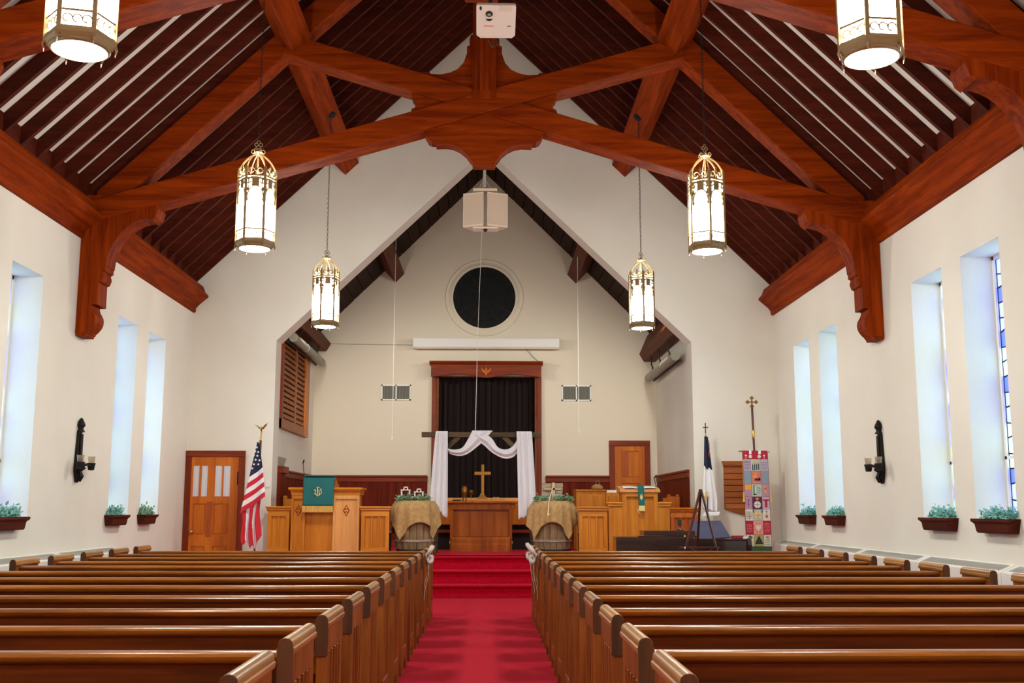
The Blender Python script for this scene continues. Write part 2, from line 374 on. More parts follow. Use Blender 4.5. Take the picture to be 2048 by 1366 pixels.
# ------------------------------------------------------------------ trusses
def truss(yf, label):
    t = thing('roof_truss', label, 'truss', (0, yf, 3.24), 'scissor trusses')
    def bA(s):
        return [(-s*4.62,5.93-.302*4.62),(s*2.42,5.93+.302*2.42),(s*2.30,6.20+.302*2.30),(-s*4.62,6.20-.302*4.62)]
    part(t, 'scissor_beam', 'beam_x', lambda m: m.prism(bA(1), 'y', yf, yf+.33), bevel=.012)
    part(t, 'scissor_beam', 'beam_x', lambda m: m.prism(bA(-1), 'y', yf+.014, yf+.316), bevel=.012)
    for s in (-1, 1):
        part(t, 'principal_rafter', 'beam_x', lambda m: m.prism([(s*4.50,9.33-.975*4.5),(s*4.50,8.95-.975*4.5),(s*.05,8.95-.05),(s*.05,9.33-.05)], 'y', yf+.03, yf+.30), bevel=.012)
        L = [(4.64,4.9),(4.64,3.24),(4.53,3.24),(4.525,3.265),(4.505,3.29),(4.475,3.32),(4.447,3.355),(4.43,3.395),(4.424,3.435),(4.43,3.475),(4.448,3.51),(4.466,3.54),(4.478,3.57),(4.48,3.60),(4.41,3.60),(4.41,3.86),(4.38,3.87),(4.36,3.93),(4.375,3.985),(4.345,4.0),(4.345,4.05)]
        # curved soffit
        for k in range(11):
            a = k/10*PI/2
            L.append((4.335-.47*(1-math.cos(a))**.9-0.0*k, 4.06+.56*math.sin(a)))
        L += [(3.85,4.60),(3.80,4.64),(3.77,4.74),(3.80,4.86)]
        part(t, 'wall_bracket', 'beam_z', lambda m: m.prism([(s*x, z) for x, z in L], 'y', yf+.02, yf+.31), bevel=.006)
        part(t, 'wall_post', 'beam_z', lambda m: m.box(s*4.64, s*4.515, yf+.012, yf+.318, 3.27, 4.75), bevel=.004)
        side = [(.25,6.06),(.93,6.28),(.935,6.24),(.90,6.20),(.87,6.19),(.86,6.14),(.83,6.10),(.80,6.06),(.83,6.01),(.86,6.0),(.87,5.96),(.91,5.94),(.96,5.90),(.96,5.84)]
        part(t, 'side_gusset', 'beam_x', lambda m: m.prism([(s*x, z) for x, z in side], 'y', yf+.07, yf+.26), bevel=.004)
        top = [(.10,6.95),(.165,6.93),(.18,6.87),(.18,6.80),(.21,6.79),(.21,6.70),(.25,6.58),(.32,6.50),(.41,6.455),(.52,6.43),(.64,6.435),(.66,6.46),(.74,6.46),(.82,6.41),(.6,6.30),(.10,6.1)]
        part(t, 'top_gusset', 'beam_x', lambda m: m.prism([(s*x, z) for x, z in top], 'y', yf+.07, yf+.26), bevel=.004)
    h = [(.70,5.74),(.70,5.68),(.66,5.61),(.62,5.59),(.57,5.59),(.57,5.56),(.45,5.565),(.36,5.55),(.28,5.51),(.21,5.45),(.16,5.38),(.14,5.36),(.13,5.31)]
    bot = [(0,5.98)]+h+[(-x,z) for x, z in reversed(h)]
    part(t, 'pendant_gusset', 'beam_x', lambda m: m.prism(bot, 'y', yf+.06, yf+.27), bevel=.004)
    part(t, 'king_post', 'beam_z', lambda m: (m.box(-.14, .14, yf-.01, yf+.34, 6.10, 9.2), [m.box(x-.018, x+.018, yf-.025, yf, 6.2, 9.0) for x in (-.10,-.035,.035,.10)]), bevel=.006)
    return t
truss(12.20, 'full scissor truss across the room with pendant and shaped gussets')
truss(7.87, 'nearest scissor truss cropped by the top edge of the picture')

# ------------------------------------------------------------------ chancel roof
cc = thing('ceiling_chancel', 'dark boarded ceiling above the chancel', 'ceiling', (0,19,5), kind='structure')
N = 19
for s in (-1, 1):
    for k in range(N):
        x0 = 3.5*k/N; x1 = 3.5*(k+1)/N-.012; j = random.uniform(0,.006)
        part(cc, 'board', 'chancel_board', lambda m: m.prism([(s*x0,7.9-x0+j),(s*x1,7.9-x1+j),(s*x1,7.95-x1),(s*x0,7.95-x0)], 'y', YA+ARCH_T, YB))
    part(cc, 'backing', 'black', lambda m: m.prism([(0,7.955),(s*3.6,4.355),(s*3.6,4.5),(0,8.1)], 'y', YA+ARCH_T, YB+.05))
    nm = 'left' if s < 0 else 'right'
    m = MB(); m.prism([(s*1.77,5.68),(s*1.60,5.86),(s*1.82,6.10),(s*2.0,5.92)], 'y', YA+ARCH_T, YB)
    tag(m.build('purlin_beam', 'chancel_beam', bevel=.01), 'dark purlin beam under the %s chancel roof ending at the back wall' % nm, 'beam', 'purlins')
    dz = .18 if s < 0 else 0
    m = MB(); m.prism([(s*3.0,4.28+dz),(s*3.09,4.13+dz),(s*3.311,4.13+dz),(s*3.311,4.66),(s*3.17,4.66)], 'y', YA+ARCH_T, YB)
    tag(m.build('wall_plate_beam', 'chancel_beam', bevel=.01), 'dark moulded beam along the top of the %s chancel wall' % nm, 'beam', 'chancel wall plates')
    zc = 4.06 if s < 0 else 3.78
    t = thing('tube_light', 'grey tubular strip light on hooks under the %s chancel beam' % nm, 'light fixture', (s*3.13, 19, zc), 'tubular strip lights')
    part(t, 'housing', 'tube_grey', lambda m: m.tube([(s*3.13,17.5,zc),(s*3.13,20.5,zc)], .075, 12), smooth=True)
    part(t, 'collar', 'tube_grey', lambda m: [m.tube([(s*3.13,y,zc),(s*3.13,y+.05,zc)], .081, 12) for y in (18.6,19.9)], smooth=True)
    part(t, 'shade_strip', 'black', lambda m: m.box(s*3.20, s*3.235, 17.5, 20.4, zc-.08, zc-.05))
    for y in (18.2, 19.2, 20.1):
        part(t, 'hook', 'iron', lambda m: m.tube([(s*3.13,y,zc+.07),(s*3.16,y,zc+.14),(s*3.13,y,zc+.20),(s*3.13,y,(4.14+dz))], .014, 6), smooth=True)

# added fill lamps, unseen behind the arch wall, to brighten the chancel
for s in (-1, 1):
    nm = 'left' if s < 0 else 'right'
    t = thing('fill_spot', 'added unseen fill lamp behind the %s shoulder of the arch to brighten the chancel' % nm, 'fill_spot', (s*2.95,17.5,4.55), 'chancel fill lamps')
    part(t, 'housing', 'black', lambda m: m.tube([(s*2.95,17.47,4.62),(s*2.90,17.60,4.53)], .06, 12), smooth=True)
    part(t, 'bracket', 'black', lambda m: m.box(s*2.93,s*2.97,17.42,17.50,4.58,4.66))
    l = bpy.data.lights.new('spot', 'SPOT'); l.energy = 230; l.color = LAMP_COL[:3]; l.spot_size = math.radians(125); l.spot_blend = 1.0; l.shadow_soft_size = .12
    lo = bpy.data.objects.new('fill_light', l); COL.objects.link(lo); lo.parent = t
    d = Vector((s*.2,20.8,1.6))-Vector((s*2.88,17.66,4.50)); lo.location = Vector((s*2.88,17.66,4.50))-t.location; lo.rotation_euler = d.to_track_quat('-Z','Y').to_euler()

# ------------------------------------------------------------------ windows
GC = ['glass_clear','glass_blue','glass_violet','glass_yellow','glass_pale']
def window(n, sx, y0, y1, fine):
    w = thing('window_%d' % n, '', 'window', (sx*(WX+.34), (y0+y1)/2, ZS), kind='structure')
    xg = sx*(WX+.34)
    part(w, 'window_frame', 'white_paint', lambda m: (m.box(xg-.03,xg+.03,y0,y0+.035,ZS,ZT), m.box(xg-.03,xg+.03,y1-.035,y1,ZS,ZT), m.box(xg-.03,xg+.03,y0,y1,ZS,ZS+.04), m.box(xg-.03,xg+.03,y0,y1,ZT-.035,ZT), m.box(xg-.03,xg+.03,y0,y1,ZS+.55,ZS+.58)))
    nc, nr = 6, 17
    rnd = random.Random(n)
    def node(i, j):
        y = y0+.03+(y1-y0-.06)*i/nc; z = ZS+.03+(ZT-ZS-.06)*j/nr
        if 0 < i < nc: y += rnd.uniform(-.045,.045)
        if 0 < j < nr and 0 < i < nc: z += rnd.uniform(-.03,.03)
        return (y, z)
    P = [[node(i, j) for j in range(nr+1)] for i in range(nc+1)]
    allm = MB()
    for i in range(nc):
        for j in range(nr):
            q = [P[i][j], P[i+1][j], P[i+1][j+1], P[i][j+1]]
            c = rnd.choices(range(5), [3,1.4,3,.3,1] if i in (0,nc-1) else [7,.1,.8,.9,2])[0]
            if fine:
                mm = MB(); mm.prism(q, 'x', xg-.003, xg+.003); mm.build('pane', GC[c], w)
            else:
                allm.m = c; allm.prism(q, 'x', xg-.003, xg+.003)
    if not fine: allm.build('pane_field', GC, w, kind='stuff')
    ld = MB()
    for i in range(nc+1):
        for j in range(nr+1):
            a = P[i][j]
            for b in ([P[i+1][j]] if i < nc else [])+([P[i][j+1]] if j < nr else []):
                ld.bar((xg-sx*.004,a[0],a[1]), (xg-sx*.004,b[0],b[1]), .012, .012)
    ld.build('lead_lines', 'iron', w, kind='stuff')
    part(w, 'casement_handle', 'iron', lambda m: m.tube([(xg-sx*.03,y0+.05,ZS+.05),(xg-sx*.10,y0+.06,ZS+.05),(xg-sx*.10,y0+.06,ZS+.30),(xg-sx*.03,y0+.05,ZS+.30)], .004, 5))
    return w
WL = ['stained glass window in the right wall, nearer of the far pair', 'stained glass window in the right wall closest to the front wall', 'stained glass window at the right edge of the picture', 'stained glass window left of the one at the right edge',
      'stained glass window in the left wall, nearer of the far pair', 'stained glass window in the left wall closest to the wooden door', 'stained glass window outside the left edge of the picture', 'stained glass window at the left edge of the picture']
n = 1
for sx, ws in ((1, RW[:4]), (-1, LW[:4])):
    for k, (a, b) in enumerate(ws):
        w = window(n, sx, a, b, k >= 2); w['label'] = WL[n-1]; n += 1
for sx, ws in ((1, RW[4:]), (-1, LW[4:])):
    for a, b in ws:
        w = window(n, sx, a, b, False); w['label'] = 'stained glass window in the %s wall beside the rear pews, %s' % ('right' if sx > 0 else 'left', 'nearer the rear wall' if a < 5 else 'farther from the rear wall'); n += 1

# planter boxes with sprigs
def sprigs(m, cx, cy, cz, lx, ly, h, n, seed):
    r = random.Random(seed)
    for _ in range(n):
        x = cx+r.uniform(-lx,lx); y = cy+r.uniform(-ly,ly); z = cz+abs(r.gauss(0,.45))*h
        a, b = r.uniform(0,2*PI), r.uniform(-.6,1.2); s = r.uniform(.014,.028)
        d = Vector((math.cos(a)*math.cos(b), math.sin(a)*math.cos(b), math.sin(b))); u = d.orthogonal().normalized()
        p = Vector((x,y,z)); m.add([p, p+d*s+u*s*.55, p+d*s*2.1, p+d*s-u*s*.55], [(0,1,2,3)])
def planter(sx, y0, y1, label, leaf):
    t = thing('planter_box', label, 'planter', (sx*4.5, (y0+y1)/2, 1.08), 'planter boxes under the windows')
    prof = [(4.642,1.085),(4.53,1.085),(4.515,1.10),(4.505,1.165),(4.485,1.185),(4.475,1.19),(4.475,1.213),(4.642,1.213)]
    prof = [(4.642-(4.642-x)*.73, z) for x, z in prof]
    def f(m):
        a, b = y0+.05, y1-.05
        n_ = len(prof); vs = []
        for k, (x, z) in enumerate(prof):
            g = .0 if z > 1.18 else .03+.02*(1.185-z)/.1; vs.append((sx*x, a-.05+g, z))
        for k, (x, z) in enumerate(prof):
            g = .0 if z > 1.18 else .03+.02*(1.185-z)/.1; vs.append((sx*x, b+.05-g, z))
        m.add(vs, [tuple(range(n_)), tuple(range(2*n_-1, n_-1, -1))]+[(i, i+n_, (i+1) % n_+n_, (i+1) % n_) for i in range(n_)])
    part(t, 'box', 'planter_wood', f)
    part(t, 'foliage', leaf, lambda m: sprigs(m, sx*4.63, (y0+y1)/2-.04, 1.205, .07, (y1-y0)*.36, .095, 700, int(y0*10)), kind='stuff', raw=True)
    return t
planter(-1, 10.35, 11.06, 'dark wooden planter with pale succulents at the left edge of the picture', 'leaf_teal')
planter(-1, 13.50, 14.12, 'small wooden planter on the left wall right of the sconce', 'leaf_teal')
planter(-1, 14.75, 15.32, 'small wooden planter on the left wall next to the door', 'leaf_pale')
planter(1, 15.12, 15.74, 'small wooden planter on the right wall nearest the patchwork banner', 'leaf_teal')
planter(1, 13.87, 14.50, 'small wooden planter on the right wall just left of the sconce', 'leaf_teal')
planter(1, 10.52, 11.23, 'wide wooden planter on the right wall just right of the sconce', 'leaf_teal')
planter(1, 9.28, 10.0, 'widest wooden planter at the right edge of the picture', 'leaf_teal')

# sconces
def sconce(sx, yc, label):
    t = thing('wall_sconce', label, 'sconce', (sx*WX, yc, 1.59), 'iron candle sconces')
    def body(m):
        x0, x1 = sx*WX, sx*(WX-.035)
        m.prism([(yc-.075,1.72),(yc-.045,1.64),(yc-.03,1.60),(yc,1.585),(yc+.03,1.60),(yc+.045,1.64),(yc+.075,1.72),(yc+.07,1.85),(yc+.04,2.17),(yc-.04,2.17),(yc-.07,1.85)], 'x', x0, x1)
        m.box(sx*(WX-.035), sx*(WX-.055), yc-.03, yc+.03, 1.70, 2.14)
        m.tube([(sx*(WX-.045),yc,1.60),(sx*(WX-.07),yc,1.66),(sx*(WX-.05),yc,1.72),(sx*(WX-.10),yc,1.76)], [.02,.028,.022,.02], 8)
    part(t, 'back_plate', 'iron', body, bevel=.004)
    part(t, 'finial', 'iron', lambda m: m.lathe([(0.0,2.33),(.02,2.31),(.045,2.26),(.05,2.235),(.03,2.21),(.03,2.19),(.045,2.175),(.045,2.16)], (sx*(WX-.03),yc,0), 10), smooth=True)
    part(t, 'arm', 'iron', lambda m: m.bar((sx*(WX-.11),yc-.17,1.79),(sx*(WX-.11),yc+.17,1.79), .02, .022))
    part(t, 'arm', 'iron', lambda m: m.bar((sx*(WX),yc,1.77),(sx*(WX-.12),yc,1.79), .03, .03))
    for d in (-.17, .17):
        c = part(t, 'candle_cup', 'iron', lambda m: m.lathe([(.02,1.73),(.035,1.735),(.045,1.80),(.05,1.80),(.05,1.815),(.03,1.815)], (sx*(WX-.11),yc+d,0), 12), smooth=True)
        part(c, 'glass_holder', 'glass_cup', lambda m: m.lathe([(.034,1.815),(.042,1.89),(.040,1.89),(.031,1.818)], (sx*(WX-.11),yc+d,0), 14), smooth=True)
sconce(-1, 12.50, 'black iron candle sconce on the left wall')
sconce(1, 12.48, 'black iron candle sconce on the right wall')

# radiator covers
def radiator(sx, y0, y1, label):
    t = thing('radiator_cover', label, 'radiator cover', (sx*4.5, y1, 0), 'radiator covers', None)
    xi = 4.50
    y = y1; first = True
    while y > y0+.01:
        a = y-1.87
        s_ = part(t, 'cover_section', 'white_paint', lambda m: (m.prism([(sx*WX,0),(sx*xi,0),(sx*xi,.755),(sx*(xi+.012),.765),(sx*WX,.822)], 'y', a+.006, y-.006)))
        def gr(m, a=a, y=y):
            k = 0
            n_ = 44
            for i in range(n_):
                yy = a+.08+(1.87-.16)*i/n_
                z0, z1 = .7745, .8135
                x0, x1 = xi+.025, WX-.02
                m.add([(sx*x0,yy,z0+.0022),(sx*x0,yy+.016,z0+.0022),(sx*x1,yy+.016,z1+.0022),(sx*x1,yy,z1+.0022),(sx*x0,yy,z0-.01),(sx*x0,yy+.016,z0-.01),(sx*x1,yy+.016,z1-.01),(sx*x1,yy,z1-.01)],
                      [(0,1,2,3),(0,4,5,1),(2,6,7,3),(4,5,6,7)])
        part(s_, 'grille_slots', 'grille_dark', gr, kind='stuff')
        y = a
radiator(-1, 2.7, 13.9, 'long white radiator cover with slotted top along the left wall')
radiator(1, 2.7, 16.9, 'long white radiator cover with slotted top along the right wall')

# ------------------------------------------------------------------ lanterns
def make_lantern():
    t = thing('pendant_lantern', '', 'lantern', (0,0,0), 'gothic pendant lanterns')
    R = .175
    def hx(k, r=R): a = PI/3*k; return (r*math.cos(a), r*math.sin(a))
    part(t, 'bottom_diffuser', 'lantern_bulb_glass', lambda m: m.lathe([(.140,.012),(.140,.0),(.12,-.006),(0,-.008)], n=32), smooth=True)
    part(t, 'bottom_ring', 'lantern_metal', lambda m: ((m.lathe([(.142,.02),(.142,-.002),(.150,-.002),(.160,.008),(.160,.02)], n=32), m.lathe([(.150,.012),(.168,.012),(.188,.045),(.188,.066),(.172,.068),(.155,.03)], n=6))), bevel=.002)
    # band of scrolls
    def band(m):
        for k in range(6):
            a, b = Vector((*hx(k), 0)), Vector((*hx(k+1), 0)); z0, z1 = .068, .165
            for z in (z0+.004, z1): m.bar(a+Vector((0,0,z)), b+Vector((0,0,z)), .010, .013)
            for u in (.22,.5,.78):
                c = a.lerp(b, u); pts = []
                for i in range(9):
                    an = i/8*1.6*PI; rr = .030*(1-i/14)
                    pts.append(c+(b-a).normalized()*(rr*math.cos(an))+Vector((0,0,.115+rr*math.sin(an)*1.1)))
                m.tube(pts, .0055, 4)
    part(t, 'scroll_band', 'lantern_metal', band)
    for k in range(6):
        a, b = Vector((*hx(k,R-.012), 0)), Vector((*hx(k+1,R-.012), 0))
        part(t, 'glass_panel', 'lantern_glass', lambda m: m.add([a+Vector((0,0,.07)), b+Vector((0,0,.07)), b+Vector((0,0,.64)), a+Vector((0,0,.64))], [(0,1,2,3)]))
        a, b = Vector((*hx(k), 0)), Vector((*hx(k+1), 0)); d = (b-a)
        def arch(m):
            # pointed tracery plate over the top of the panel
            lf, rg = a+d*.07, a+d*.93; zt = .665; zs = .43
            L = [lf+Vector((0,0,zs))]; Rr = [rg+Vector((0,0,zs))]
            n_ = 8
            for i in range(n_+1):
                u = i/n_; wv = .43*(1-u**2.2); z = zs+.15*math.sin(u*PI/2)
                L.append(a+d*(.5-wv)+Vector((0,0,z))); Rr.append(a+d*(.5+wv)+Vector((0,0,z)))
            m.tube(L, .009, 5); m.tube(Rr, .009, 5)
            for LL, e0 in ((L, a+d*.04), (Rr, a+d*.96)):
                vs = []
                for p_ in LL[2:]: vs += [p_, Vector((e0.x, e0.y, p_.z)) if False else Vector((p_.x,p_.y,.672))]
                n2 = len(vs)//2
                m.add(vs[-6:], [(0,1,3,2),(2,3,5,4)])
            # spandrel leaves
            for sg in (-1, 1):
                c = a+d*(.5+sg*.36)+Vector((0,0,.60)); 
                m.tube([c+Vector((0,0,.05)), c, a+d*(.5+sg*.40)+Vector((0,0,.53))], [.013,.005,.012], 5)
                m.tube([a+d*(.5+sg*.44)+Vector((0,0,.61)), c, a+d*(.5+sg*.22)+Vector((0,0,.625))], [.01,.005,.009], 5)
                m.tube([a+d*(.5+sg*.43)+Vector((0,0,.43)), a+d*(.5+sg*.36)+Vector((0,0,.45)), a+d*(.5+sg*.42)+Vector((0,0,.48))], [.008,.006,.003], 5)
        part(t, 'tracery_arch', 'lantern_metal', arch)
        p = hx(k)
        part(t, 'corner_post', 'lantern_metal', lambda m: (m.bar((*p,.03),(*p,.77), .024, .020), m.tube([(*p,.77),(*p,.80)], [.01,.001], 5), m.tube([(p[0],p[1],.05),(p[0]*1.07,p[1]*1.07,.02),(p[0]*1.04,p[1]*1.04,-.02)], [.012,.009,.001], 5)))
        def crown(m):
            for z in (.655,.685): m.bar(a+Vector((0,0,z)), b+Vector((0,0,z)), .012, .016)
            for sg in (-1, 1):
                pts = []
                for i in range(11):
                    an = PI*1.0-i/10*1.9*PI; rr = .036*(1-i/16)
                    pts.append(a+d*.5+d.normalized()*sg*(.040+rr*math.cos(an))+Vector((0,0,.73+rr*math.sin(an))))
                m.tube(pts, .008, 5)
            m.tube([a+d*.5+Vector((0,0,z)) for z in (.69,.75,.775,.81)], [.006,.006,.014,.001], 6)
        part(t, 'crown_scroll', 'lantern_metal', crown)
        pts = []
        for i in range(9):
            u = i/8; rr = R*math.cos(u*PI/2)**.75*.93+.012; pts.append((p[0]/R*rr, p[1]/R*rr, .69+.255*u**.8))
        part(t, 'rib', 'lantern_metal', lambda m: [m.bar(pts[i], pts[i+1], .016, .005, (-p[1],p[0],0)) for i in range(8)])
    part(t, 'inner_rod', 'lantern_metal', lambda m: m.tube([(0,0,.66),(0,0,.96)], .009, 6))
    def hub(m):
        m.lathe([(.0,.93),(.03,.94),(.045,.955),(.03,.97),(.012,.985),(.010,1.0)], n=10)
        for k in range(6):
            a = PI/3*k; c = Vector((math.cos(a), math.sin(a), 0))
            m.tube([c*(.045+.02*math.cos(th))+Vector((0,0,.965+.02*math.sin(th))) for th in [i/8*2*PI for i in range(9)]], .0045, 4)
    part(t, 'hub', 'lantern_metal', hub)
    def quat(m):
        for x, z in ((-.02,1.035),(.02,1.035),(0,1.058),(0,1.012)): m.torus((x,0,z), .017, .0045, 12, 5, 'y')
    part(t, 'quatrefoil', 'lantern_metal', quat)
    return t
def chain_to(root, z0, z1):
    m = MB(); z = z0; k = 0
    while z < z1:
        ax = (1,0,0) if k % 2 else (0,1,0); A = Vector(ax)
        pts = [A*(.010*math.sin(th))+Vector((0,0,z+.018+.020*math.cos(th))) for th in [i/8*2*PI for i in range(9)]]
        m.tube(pts, .0030, 4, caps=False); z += .034; k += 1
    ch = m.build('chain', 'iron', None); ch.parent = root
    m = MB(); m.lathe([(.0,z1+.03),(.075,z1+.03),(.07,z1),(.045,z1-.03),(.012,z1-.045),(.0,z1-.05)], n=16)
    cp = m.build('ceiling_mount', 'iron', None, smooth=True); cp.parent = root
proto = make_lantern()
LB = 3.745
lan = [(-2.17,14.56,.30,'gothic pendant lantern hanging at the front left, farthest on that side'), (2.17,14.56,.52,'gothic pendant lantern hanging at the front right, farthest on that side'),
       (-2.17,10.09,.12,'gothic pendant lantern on the left in front of the full scissor truss'), (2.17,10.09,.52,'gothic pendant lantern on the right in front of the full scissor truss'),
       (-2.15,5.58,.22,'large nearest gothic lantern cropped at the top left corner'), (2.17,5.58,.08,'large nearest gothic lantern cropped at the top right corner'),
       (-2.17,1.1,.3,'gothic pendant lantern above the left pews behind the camera'), (2.17,1.1,.3,'gothic pendant lantern above the right pews behind the camera'),
       (-2.17,-3.0,.3,'gothic pendant lantern near the left rear corner of the nave'), (2.17,-3.0,.3,'gothic pendant lantern near the right rear corner of the nave')]
for i, (x, y, a, lab) in enumerate(lan):
    o = proto if i == 0 else dup_tree(proto)
    o.location = (x, y, LB); o.rotation_euler.z = a; o['label'] = lab
lan_roots = [o for o in COL.objects if o.get('category') == 'lantern']
for o in lan_roots: chain_to(o, 1.075, 3.02)

# ------------------------------------------------------------------ pews
def make_pew(xin, xout, group):
    """aisle end at xin, wall end at xout; y=0 is the rear edge of the end caps"""
    t = thing('pew', '', 'pew', (0,0,0), group)
    s = 1 if xout > xin else -1
    D = .49
    def end(xo, inner):
        # xo: outer face; inner direction d
        d = s if inner else -s
        x0, x1 = xo, xo+d*.044
        e = MB()
        # stiles, rails
        lo = 0.0
        for (a, b) in ((.0,.075),(D-.085,D-.01)): e.box(x0, x1, a, b, lo+.0, .80)
        for (c, f) in ((.70,.80),(.09,.20)): e.box(x0, x1, .075, D-.085, c, f)
        e.box(x0+d*.016, x1-d*.012, .075, D-.085, .20, .70)
        # flared front foot
        e.prism([(D-.03,.0),(D+.085,.0),(D+.085,.05),(D+.05,.08),(D+.03,.13),(D+.015,.22),(D-.01,.30),(D-.03,.30)], 'x', x0+d*.004, x1-d*.004)
        o = e.build('end_panel', 'pew_z', t, bevel=.004, seg=1)
        for q in range(4):
            yy = .115+q*.083
            part(o, 'reed_slat', 'pew_z', lambda m: (m.box(x0+d*.002, x0+d*.016, yy-.012, yy+.012, .20, .70)), bevel=.004, seg=1)
        # moulded cap
        xc = (x0+x1)/2; prof = []
        for q in range(9):
            an = PI*q/8; prof.append((.026*math.cos(an), .836+.022*math.sin(an)))
        prof = [(.025,.80),(.028,.803),(.031,.812),(.031,.822),(.026,.826)]+prof+[(-.026,.826),(-.031,.822),(-.031,.812),(-.028,.803),(-.025,.80)]
        part(o, 'end_cap', 'pew_y', lambda m: m.prism([(xc+a, z) for a, z in prof], 'y', -.006, D), smooth=True)
        part(o, 'cap_block', 'pew_grain', lambda m: m.prism([(xc-.027,.69),(xc+.027,.69),(xc+.027,.826),(xc+.022,.846),(xc+.012,.855),(xc,.857),(xc-.012,.855),(xc-.022,.846),(xc-.027,.826)], 'y', -.012, -.005))
    end(xin, True); end(xout, False)
    a, b = xin+s*.045, xout-s*.045
    # top rail, rounded nose toward the rear
    R_ = [(.165,.765),(.10,.757),(.082,.762),(.07,.774),(.067,.785),(.074,.795),(.09,.80),(.135,.80),(.155,.795),(.17,.782)]
    part(t, 'top_rail', 'pew_x', lambda m: m.prism(R_, 'x', a, b), smooth=True)
    part(t, 'back_board', 'pew_dark', lambda m: m.prism([(.098,.76),(.118,.76),(.205,.30),(.185,.30)], 'x', a, b))
    part(t, 'back_rail', 'pew_x', lambda m: m.prism([(.085,.69),(.10,.69),(.11,.64),(.125,.60),(.105,.60)], 'x', a, b), bevel=.003)
    part(t, 'seat', 'pew_x', lambda m: m.prism([(.18,.41),(.50,.43),(.53,.425),(.53,.40),(.50,.395),(.18,.38)], 'x', a, b), bevel=.004)
    part(t, 'seat_support', 'pew_dark', lambda m: [m.box(x-.02, x+.02, .18, .46, 0, .39) for x in (a+(b-a)*.33, a+(b-a)*.67)])
    part(t, 'book_rack', 'pew_dark', lambda m: (m.box(a+s*.5, b-s*.5, .045, .055, .50, .585), m.box(a+s*.5, b-s*.5, .045, .17, .49, .502)))
    return t
ORD = ['front', 'second', 'third', 'fourth', 'fifth', 'sixth', 'seventh', 'eighth', 'ninth', 'tenth', 'eleventh', 'twelfth', 'thirteenth']
pews = {}
for side, xin, xout in (('left', -.60, -4.06), ('right', .60, 3.78)):
    pr = make_pew(xin, xout, 'pews %s of the aisle' % side)
    for i in range(13):
        o = pr if i == 0 else dup_tree(pr)
        y = 3.03+.8225*i
        o.location = (0, y, 0)
        row = 12-i
        o['label'] = ('oak pew nearest the camera on the %s side of the aisle' % side) if i == 0 else ('oak pew %s of the aisle, %s row counted from the steps' % (side, ORD[row]))
        pews[side, i] = o

# cards in the racks (cx, pew index)
for cx, side, i, top, w, lab in ((-2.03,'left',2,.690,.07,'white card in the pew rack nearest the camera on the left'), (-1.86,'left',3,.665,.08,'white card in the rack one pew farther on the left'),
                       (1.56,'right',3,.665,.08,'white card in the rack on the right nearer the aisle'), (2.55,'right',3,.668,.08,'white card in the rack on the right near the picture edge'),
                       (1.73,'right',1,.60,.10,'white card at the bottom edge of the picture on the right')):
    y = 3.03+.8225*i
    m = MB(); m.add([(cx-w/2,y+.058,.503),(cx+w/2,y+.058,.503),(cx+w/2,y+.066,top),(cx-w/2,y+.066,top),(cx-w/2,y+.061,.503),(cx+w/2,y+.061,.503),(cx+w/2,y+.069,top),(cx-w/2,y+.069,top)],
                   [(0,1,2,3),(7,6,5,4),(0,4,5,1),(1,5,6,2),(2,6,7,3),(3,7,4,0)])
    for k in range(3):
        m.m = 1; m.box(cx-w*.3+k*w*.2, cx-w*.3+k*w*.2+w*.12, y+.0595+.0075*.85, y+.0600+.0075*.85-.002, top-.03-.008*k, top-.026-.008*k)
    tag(m.build('card', ['paper','ink']), lab, 'card', 'cards in the pew racks')

# bows on the front pews
def bow(sx, y, label):
    t = thing('pew_bow', label, 'bow', (sx*.57, y, .8), 'fabric bows on the pews')
    X = .585
    for k, (dy, dz, s1) in enumerate(((-.06,.02,1),(.06,.03,1),(-.05,-.06,.8),(.05,-.05,.8))):
        def loop(m):
            c = Vector((sx*(X-.035), y+dy*.3, .82+dz*.4)); n_ = 12; pts = []; rs = []
            for i in range(n_+1):
                a = 2*PI*i/n_; q = (1-math.cos(a))/2
                pts.append(c+Vector((-sx*(.01+.035*math.sin(a)*s1*.6+.02*q), dy*1.0*q+.012*math.sin(a), (dz*1.1+.03*s1)*q+.028*math.sin(a)*s1)))
                rs.append(.007+.015*q)
            m.tube(pts, rs, 7)
        part(t, 'loop', 'bow_grey', loop, smooth=True)
    part(t, 'knot', 'bow_grey', lambda m: m.lathe([(0,.78),(.022,.79),(.03,.815),(.022,.84),(0,.85)], (sx*(X-.03),y,0), 8), smooth=True)
    for q, (dy, L) in enumerate(((-.02,.42),(.03,.30))):
        def tail(m):
            n_ = 14; vs = []
            for i in range(n_+1):
                u = i/n_
                for w in (-.02-.008*u, .02+.008*u):
                    vs.append((sx*(X-.018-.02*math.sin(u*5)), y+dy+w*1.0+.03*math.sin(u*4+q), .79-L*u))
            m.add(vs, [(2*i, 2*i+1, 2*i+3, 2*i+2) for i in range(n_)])
        part(t, 'tail', 'bow_grey', tail, solid=.004, smooth=True)
bow(-1, 11.45, 'grey fabric bow with trailing tails on the pew end left of the steps')
bow(1, 11.45, 'grey fabric bow with trailing tails on the pew end right of the steps')
bow(1, 12.30, 'second grey bow on the right side, nearer the steps')
